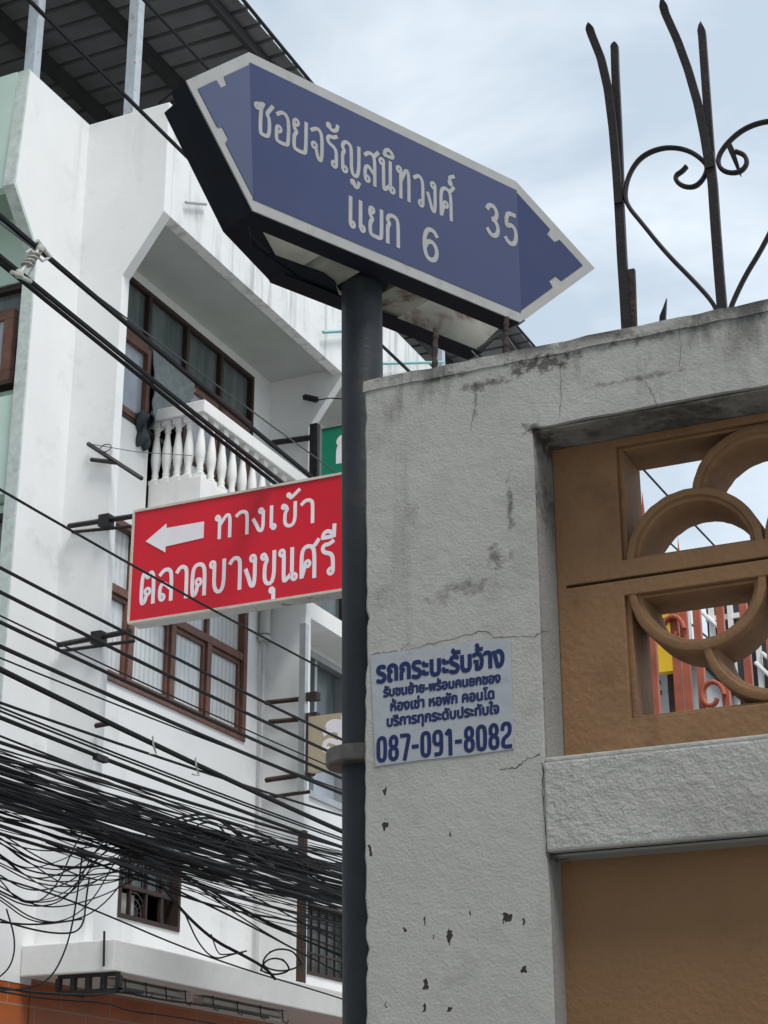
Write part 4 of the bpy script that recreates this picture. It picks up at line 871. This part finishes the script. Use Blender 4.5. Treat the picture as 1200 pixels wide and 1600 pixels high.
scroll([(1140, 487), (1146, 470), (1165, 430), (1190, 390), (1220, 330), (1256, 255), (1264, 235), (1262, 212), (1245, 195), (1215, 188), (1185, 192), (1158, 204), (1135, 225), (1123, 243), (1122, 258), (1131, 268), (1146, 271), (1160, 267), (1168, 255), (1164, 242), (1150, 237)])
blade([(1125, 220), (1132, 212), (1138, 225), (1150, 258), (1153, 266)], [.004, .014, .012, .006, .001], .03, .004, 'broken_tip')
blade([(1032, 452), (1029, 468), (1026, 480), (1025, 515)], [.001, .006, .012, .013], .05, .005, 'spear_tip')
# loose iron stubs left on the wall head
for pts, r, m, lab in (([(681, 512), (680, 540), (679, 600)], .006, rust, 'short rusty iron stub sticking up from the wall left of the sign corner'), ([(791, 497), (791, 525), (790, 570)], .006, rust, 'rough rusty iron stub under the right fold of the blue sign')):
    P = [ony(x, y, 3.6)+Vector((random.uniform(-.001, .001), 0, 0)) for x, y in dense(pts, 4)]
    tag(MB().tube(P, [r*random.uniform(.85, 1.3) for _ in P], 6).build('iron_stub', m), lab, 'stub')
q = MB()
for a, b in (((737, 548), (755, 568)), ((783, 520), (745, 545)), ((792, 525), (815, 560)), ((806, 510), (820, 500))): q.tube([ony(*a, 3.62), ony(*b, 3.62)], .0022, 5)
tag(q.build('wire', cable_g), 'thin bent wires on the wall head under the blue sign', 'wire')

# ---- sticker
st = thing('sticker', (-1.43, YW, 2.487), 'bluish white advertising sticker with navy Thai text and phone number on the grey wall', 'sticker')
sv = [(-1.594, 2.735), (-1.52, 2.737), (-1.43, 2.735), (-1.34, 2.736), (-1.264, 2.733), (-1.264, 2.61), (-1.263, 2.491), (-1.37, 2.488), (-1.48, 2.489), (-1.582, 2.486), (-1.588, 2.61)]
sh = MB().prism([(x, YW-.0018, z) for x, z in sv], (0, .0012, 0)).build('sheet', paper, st)
fs_ = (Vector((0, YW-.0018, 0)), X_, Z_, -Y_)
q = MB()
font_line(q, 'รถกระบะรับจ้าง', -1.580, -1.278, 2.668, .043, .0052, fs_)
font_line(q, 'รับขนย้าย-พร้อมคนยกของ', -1.563, -1.288, 2.636, .020, .0032, fs_)
font_line(q, 'ห้องเช่า หอพัก คอนโด', -1.546, -1.303, 2.602, .021, .0032, fs_)
font_line(q, 'บริการทุกระดับประทับใจ', -1.555, -1.293, 2.569, .021, .0032, fs_)
letters(q, '087-091-8082', -1.578, -1.267, 2.494, .056, .0092, fs_, .0006, DIG, .08)
q.build('lettering', ink, sh)

# ================================================================== STREET NAME SIGN
SD = Vector((.422, .9066, 0)).normalized(); SN = Vector((SD.y, -SD.x, 0))    # along the sign, and towards the street (front)
SP = Vector((-1.839, 3.253, 3.85)); SL, SH, TE = .907, .447, .235
pc = SP + SD*.455 - SN*.135
ss = thing('street_name_sign', (pc.x, pc.y, 0), 'blue street name sign with white Thai lettering on a dark round pole', 'sign')
def sp_(u, v, z): return SP + SD*(u-.026*max(0, z)/SH*max(0, 1-u/SL)) - SN*v + Z_*z        # v = depth behind the front panel
VT = -.068                                             # tips bent towards the street
# steel pole
q = MB(); top = sp_(.455, .135, .05); bot = Vector((top.x+.028, top.y, 0))
n = 14; q.tube([bot.lerp(top, i/n) for i in range(n+1)], .0535, 24); pole = q.build('pole', pole_m, ss, smooth=True)
zc = 2.59; cx_ = bot.lerp(top, zc/top.z)
q = MB(); q.lathe([(.0545, -.02), (.088, -.02), (.092, -.016), (.092, .014), (.089, .019), (.0545, .019)], (cx_.x, cx_.y, zc), 28)
q.box(cx_.x+.07, cx_.x+.11, cx_.y-.02, cx_.y+.02, zc-.014, zc+.014); q.build('clamp', clamp_m, pole, smooth=True)
# front panel: three facets in white film with blue fields
e = .0015
q = MB()
hexa = [(0, 0, 0), (SL, 0, 0), (SL+TE, VT, SH/2), (SL, 0, SH), (0, 0, SH), (-TE, VT, SH/2)]
P = [sp_(*h) for h in hexa]; Pb = [sp_(h[0], h[1]+.004, h[2]) for h in hexa]
q.add(P+Pb, [(0, 1, 3, 4), (1, 2, 3), (4, 5, 0), (10, 9, 7, 6), (9, 8, 7), (6, 11, 10)] + [(i, (i+1) % 6, 6+(i+1) % 6, 6+i) for i in range(6)])
front = q.build('front_panel', sign_white, ss)
mg = .030
q = MB(); q.add([sp_(u, -e, z) for u, z in ((0, mg), (SL, mg), (SL, SH-mg), (0, SH-mg))], [(0, 1, 2, 3)])
# triangles with little notches bitten out of the field
def tri_field(sgn, side):
    ln = math.hypot(TE, SH/2); ux, uz = TE/ln, (SH/2)/ln
    base_z = mg/ (TE/ln) * 1.0
    def edge(t, off, up):  # point t along edge from fold to tip, 'off' inwards
        x = t*TE; z = t*SH/2
        xi, zi = x - uz*off*1.0, z + ux*off   # inward normal for lower edge: towards +z, -x
        return (xi, zi if not up else SH-zi)
    m_ = .027; z0 = mg
    # parameter where inset lower edge meets the fold line x=0
    def inset(t, off): x, z = edge(t, off, False); return x, z
    t0 = uz*m_/TE
    def low(t, off=m_): return inset(t, off)
    a, b = (.50, .62)
    pts = [(0, max(mg, low(t0)[1])), low(a-.05), low(a), low(a+.015, m_+.020), low(b-.015, m_+.020), low(b), low(b+.05)]
    tip = (TE - m_/ (SH/2/ln), SH/2)
    pts.append(tip)
    up = [(x, SH-z) for x, z in reversed(pts[:-1])]
    poly = pts+up; out = []
    for x, z in poly:
        x = max(0, x); v = VT*x/TE - e
        out.append(sp_(SL+x if sgn > 0 else -x, v, z))
    q.add(out, [tuple(range(len(out)))])
tri_field(1, 0); tri_field(-1, 0)
fld = q.build('blue_field', sign_blue, front)
sf = (sp_(0, -e, 0), SD, Z_, SN)
q = MB()
letters(q, 'ซอยจรัญสนิทวงศ์', -.004, .662,   .222, .093, .0116, sf, .001); letters(q, '35', .783, .903, .232, .098, .0145, sf, .001, gap=.2)
letters(q, 'เเยก', .297, .468, .070, .086, .0125, sf, .001, gap=.14); letters(q, '6', .548, .606, .072, .094, .0140, sf, .001)
q.build('lettering', sign_white, front)
# return flanges of the front shell
q = MB()
def fl(a, b, w1, w2, dz=0):
    A0, B0 = sp_(a[0], a[1]+.004, a[2]), sp_(b[0], b[1]+.004, b[2]); A1, B1 = sp_(a[0], a[1]+.004+w1, a[2]), sp_(b[0], b[1]+.004+w2, b[2])
    c = sum((A0, B0, A1, B1), Vector())/4; inn = (sp_(SL/2, .1, SH/2)-c); inn -= SD*0; nrm = (B0-A0).cross(A1-A0).normalized()
    if nrm.dot(inn) < 0: nrm = -nrm
    q.add([A0, B0, B1, A1]+[p+nrm*.004 for p in (A0, B0, B1, A1)], [(0, 1, 2, 3), (7, 6, 5, 4), (0, 1, 5, 4), (1, 2, 6, 5), (2, 3, 7, 6), (3, 0, 4, 7)])
fl(hexa[0], hexa[1], .062, .062); fl(hexa[3], hexa[4], .062, .062)
fl(hexa[5], hexa[0], .06, .06); fl(hexa[4], hexa[5], .062, .115)
fl(hexa[1], hexa[2], .062, .02); fl(hexa[2], hexa[3], .02, .062)
q.build('front_flange', sign_navy, ss)
# second band at the tip and the back shell
bu0, bu1, bv = .243, .945, .250
bk = [(bu0, bv, 0), (bu1, bv, 0), (bu1+.20, bv-.01, SH/2), (bu1, bv, SH), (bu0, bv, SH), (-.03, .17, SH/2)]
q = MB(); P = [sp_(*h) for h in bk]; Pb = [sp_(h[0], h[1]+.004, h[2]) for h in bk]
q.add(P, [(4, 3, 1, 0), (3, 2, 1), (0, 5, 4)]); q.build('back_panel', sign_inner, ss).modifiers.new('sheet', 'SOLIDIFY').thickness = -.003
q = MB(); q.add([p+SN*-.006 for p in P], [(0, 1, 3, 4), (1, 2, 3), (4, 5, 0)]); o = q.build('rear_face', sign_blue, ss); o.modifiers.new('sheet', 'SOLIDIFY').thickness = .002
q = MB()
def fb(a, b, w_):
    A0, B0 = sp_(a[0], a[1]+.004, a[2]-.001), sp_(b[0], b[1]+.004, b[2]-.001); A1, B1 = sp_(a[0], a[1]-w_, a[2]-.001), sp_(b[0], b[1]-w_, b[2]-.001)
    q.add([A0, B0, B1, A1]+[p-Z_*.004 for p in (A0, B0, B1, A1)], [(0, 1, 2, 3), (7, 6, 5, 4), (0, 1, 5, 4), (1, 2, 6, 5), (2, 3, 7, 6), (3, 0, 4, 7)])
fb(bk[0], bk[1], .055); fb(bk[1], bk[2], .045); fb(bk[5], bk[0], .06); fb(bk[3], bk[4], .055)
q.build('back_flange', sign_navy, ss)
t_ = .07; ta = [lerp(a, b, t_) for a, b in zip(hexa[5], hexa[0])]
q = MB(); c_ = [sp_(ta[0], ta[1]+.055, ta[2]), sp_(0, .055, 0), sp_(0, .126, 0), sp_(ta[0]+.004, ta[1]+.120, ta[2])]
q.add(c_+[p+Z_*.004+SD*.003 for p in c_], [(0, 1, 2, 3), (7, 6, 5, 4), (0, 1, 5, 4), (1, 2, 6, 5), (2, 3, 7, 6), (3, 0, 4, 7)]); q.build('rear_flange', sign_navy, ss)
c_ = [sp_(0, .126, -.001), sp_(bu0, bv+.004, -.001), sp_(bu0+.06, bv-.055, -.001), sp_(.10, .135, -.001), sp_(.03, .062, -.001), sp_(0, .06, -.001)]
q = MB().prism(c_, (0, 0, .004)); q.build('corner_plate', sign_navy, ss)
q = MB().prism([onz(x, y, 3.852) for x, y in ((372, 350), (421, 397), (506, 428), (524, 442), (534, 479), (431, 436), (356, 362))], (0, 0, .004)); q.build('lower_plate', sign_navy, ss)
# cross brackets from the pole to both shells
q = MB()
for u0, u1 in ((.30, .40), (.52, .64)):
    a, b = sp_(u0, .08, .012), sp_(u1, .25, .012)
    for s0, s1, s2, s3 in ((.062, .25, .008, .05),): 
        c = [sp_(u0, s0, s2), sp_(u1, s0, s2), sp_(u1, s1, s2), sp_(u0, s1, s2)]; q.add(c+[p+Z_*.03 for p in c], [(0, 3, 2, 1), (4, 5, 6, 7), (0, 1, 5, 4), (1, 2, 6, 5), (2, 3, 7, 6), (3, 0, 4, 7)])
q.build('cross_bracket', sign_inner, ss)
q = MB(); q.lathe([(.06, 0), (.066, 0), (.066, .03), (.06, .03)], sp_(.455, .135, .012), 20); q.build('collar', sign_navy, ss)

# ================================================================== SEEN THROUGH THE PIERCED BLOCKS
YF_ = 6.0
rf_ = thing('iron_fence', (0.2, YF_, 0), 'salmon red iron fence with upright bars seen through the pierced blocks', 'fence')
fb0 = ony(1022, 1040, YF_).x
for i in range(14):
    x = fb0+.085*i; top_z = ony(1100, 925, YF_).z + (.0 if i % 3 else .03)
    q = MB(); q.box(x-.013, x+.013, YF_-.013, YF_+.013, 1.5, top_z-.05)
    q.add([(x-.013, YF_-.013, top_z-.05), (x+.013, YF_-.013, top_z-.05), (x+.013, YF_+.013, top_z-.05), (x-.013, YF_+.013, top_z-.05), (x, YF_, top_z+.02)], [(0, 1, 4), (1, 2, 4), (2, 3, 4), (3, 0, 4)])
    q.build('bar', pink_iron, rf_)
x = ony(1004, 765, YF_).x; zt_ = ony(1004, 765, YF_).z
for px, py in ((1003, 765), (1059, 838)):
    c = ony(px, py, YF_); q = MB(); q.add([(c.x-.014, YF_-.01, c.z-.25), (c.x+.014, YF_-.01, c.z-.25), (c.x+.014, YF_+.01, c.z-.25), (c.x-.014, YF_+.01, c.z-.25), (c.x, YF_, c.z)], [(0, 1, 4), (1, 2, 4), (2, 3, 4), (3, 0, 4)])
    q.box(c.x-.014, c.x+.014, YF_-.01, YF_+.01, 1.6, c.z-.25); q.build('spear', pink_iron, rf_)
q = MB(); q.box(fb0-.3, fb0+1.3, YF_-.02, YF_-.014, 1.7, 1.74); q.build('rail', pink_iron, rf_)
for px, py in ((1112, 1088), (1050, 985)):
    c = ony(px, py, YF_-.03); q = MB(); q.tube([c+Vector((.045*math.cos(a)*(1-.04*i), 0, .06*math.sin(a)*(1-.04*i))) for i, a in enumerate([j*.42 for j in range(15)])], .012, 8, False, (Y_, 1.5, .7)); q.build('scroll', pink_iron, rf_, smooth=True)
# yellow board and grey outbuilding further back
c0, c1 = ony(1000, 950, 8.6), ony(1066, 1046, 8.6)
yb_ = thing('notice_board', (c0.x, 8.6, 0), 'yellow board with a black mark behind the salmon red fence', 'board')
MB().box(c0.x-.2, c1.x, 8.6, 8.66, c1.z, c0.z).build('board', yellow, yb_)
c = ony(1049, 967, 8.59); MB().prism([(c.x+.05*math.cos(a)*(1+.3*math.sin(3*a)), 8.598, c.z+.016*math.sin(a)) for a in [2*math.pi*i/18 for i in range(18)]], (0, -.003, 0)).build('black_mark', ink, yb_)
q = MB(); q.box(c0.x-.15, c0.x-.10, 8.67, 8.72, 0, c0.z-.05); q.box(c1.x-.1, c1.x-.05, 8.67, 8.72, 0, c0.z-.05); q.build('post', rust, yb_)
g0, g1 = ony(985, 1048, 9.2), ony(1092, 1048, 9.2)
gb_ = thing('outbuilding', ((g0.x+g1.x)/2, 9.8, 0), 'small pale grey building with patterned vent blocks behind the red fence', 'building')
MB().box(g0.x, g1.x, 9.2, 11.5, 0, g0.z).build('wall', grey_wall, gb_); MB().box(g0.x-.1, g1.x+.05, 9.1, 11.6, g0.z+.002, g0.z+.08).build('roof', dark_wall, gb_)
q = MB()
for px, py in ((1022, 1058), (1028, 1066), (1022, 1076), (1030, 1082), (1047, 1056), (1054, 1062), (1047, 1068), (1055, 1075), (1047, 1080), (1025, 1050), (1051, 1048+2)):
    c = ony(px, py, 9.19); q.box(c.x-.012, c.x+.012, 9.194, 9.21, c.z-.012, c.z+.012)
q.build('vent_block', dark_wall, gb_)
d0, d1 = ony(1076, 930, 10.0), ony(1260, 905, 10.0)
dh = thing('house', ((d0.x+d1.x)/2, 11, 0), 'dark panelled house with white posts and braces behind the red fence', 'house')
MB().box(d0.x+.1, d1.x+1, 10, 13, 0, d0.z+.0).build('wall', dark_wall, dh)
q = MB()
for px in (1078, 1115, 1145, 1185, 1225): c = ony(px, 1000, 9.98); q.box(c.x-.016, c.x+.012, 9.96, 9.998, 0, d0.z)
c = ony(1090, 970, 9.98); q.box(d0.x+.1, d0.x+1.2, 9.97, 9.995, c.z-.015, c.z+.015)
q.build('post', white_clean, dh)
q = MB()
for a, b in (((1095, 955), (1145, 1000)), ((1190, 1020), (1260, 1075)), ((1180, 1035), (1250, 1100))): q.tube([ony(*a, 9.95), ony(*b, 9.95)], .012, 6)
q.build('brace', white_clean, dh)

for o in S.objects:
    if '_w' in o: del o['_w']
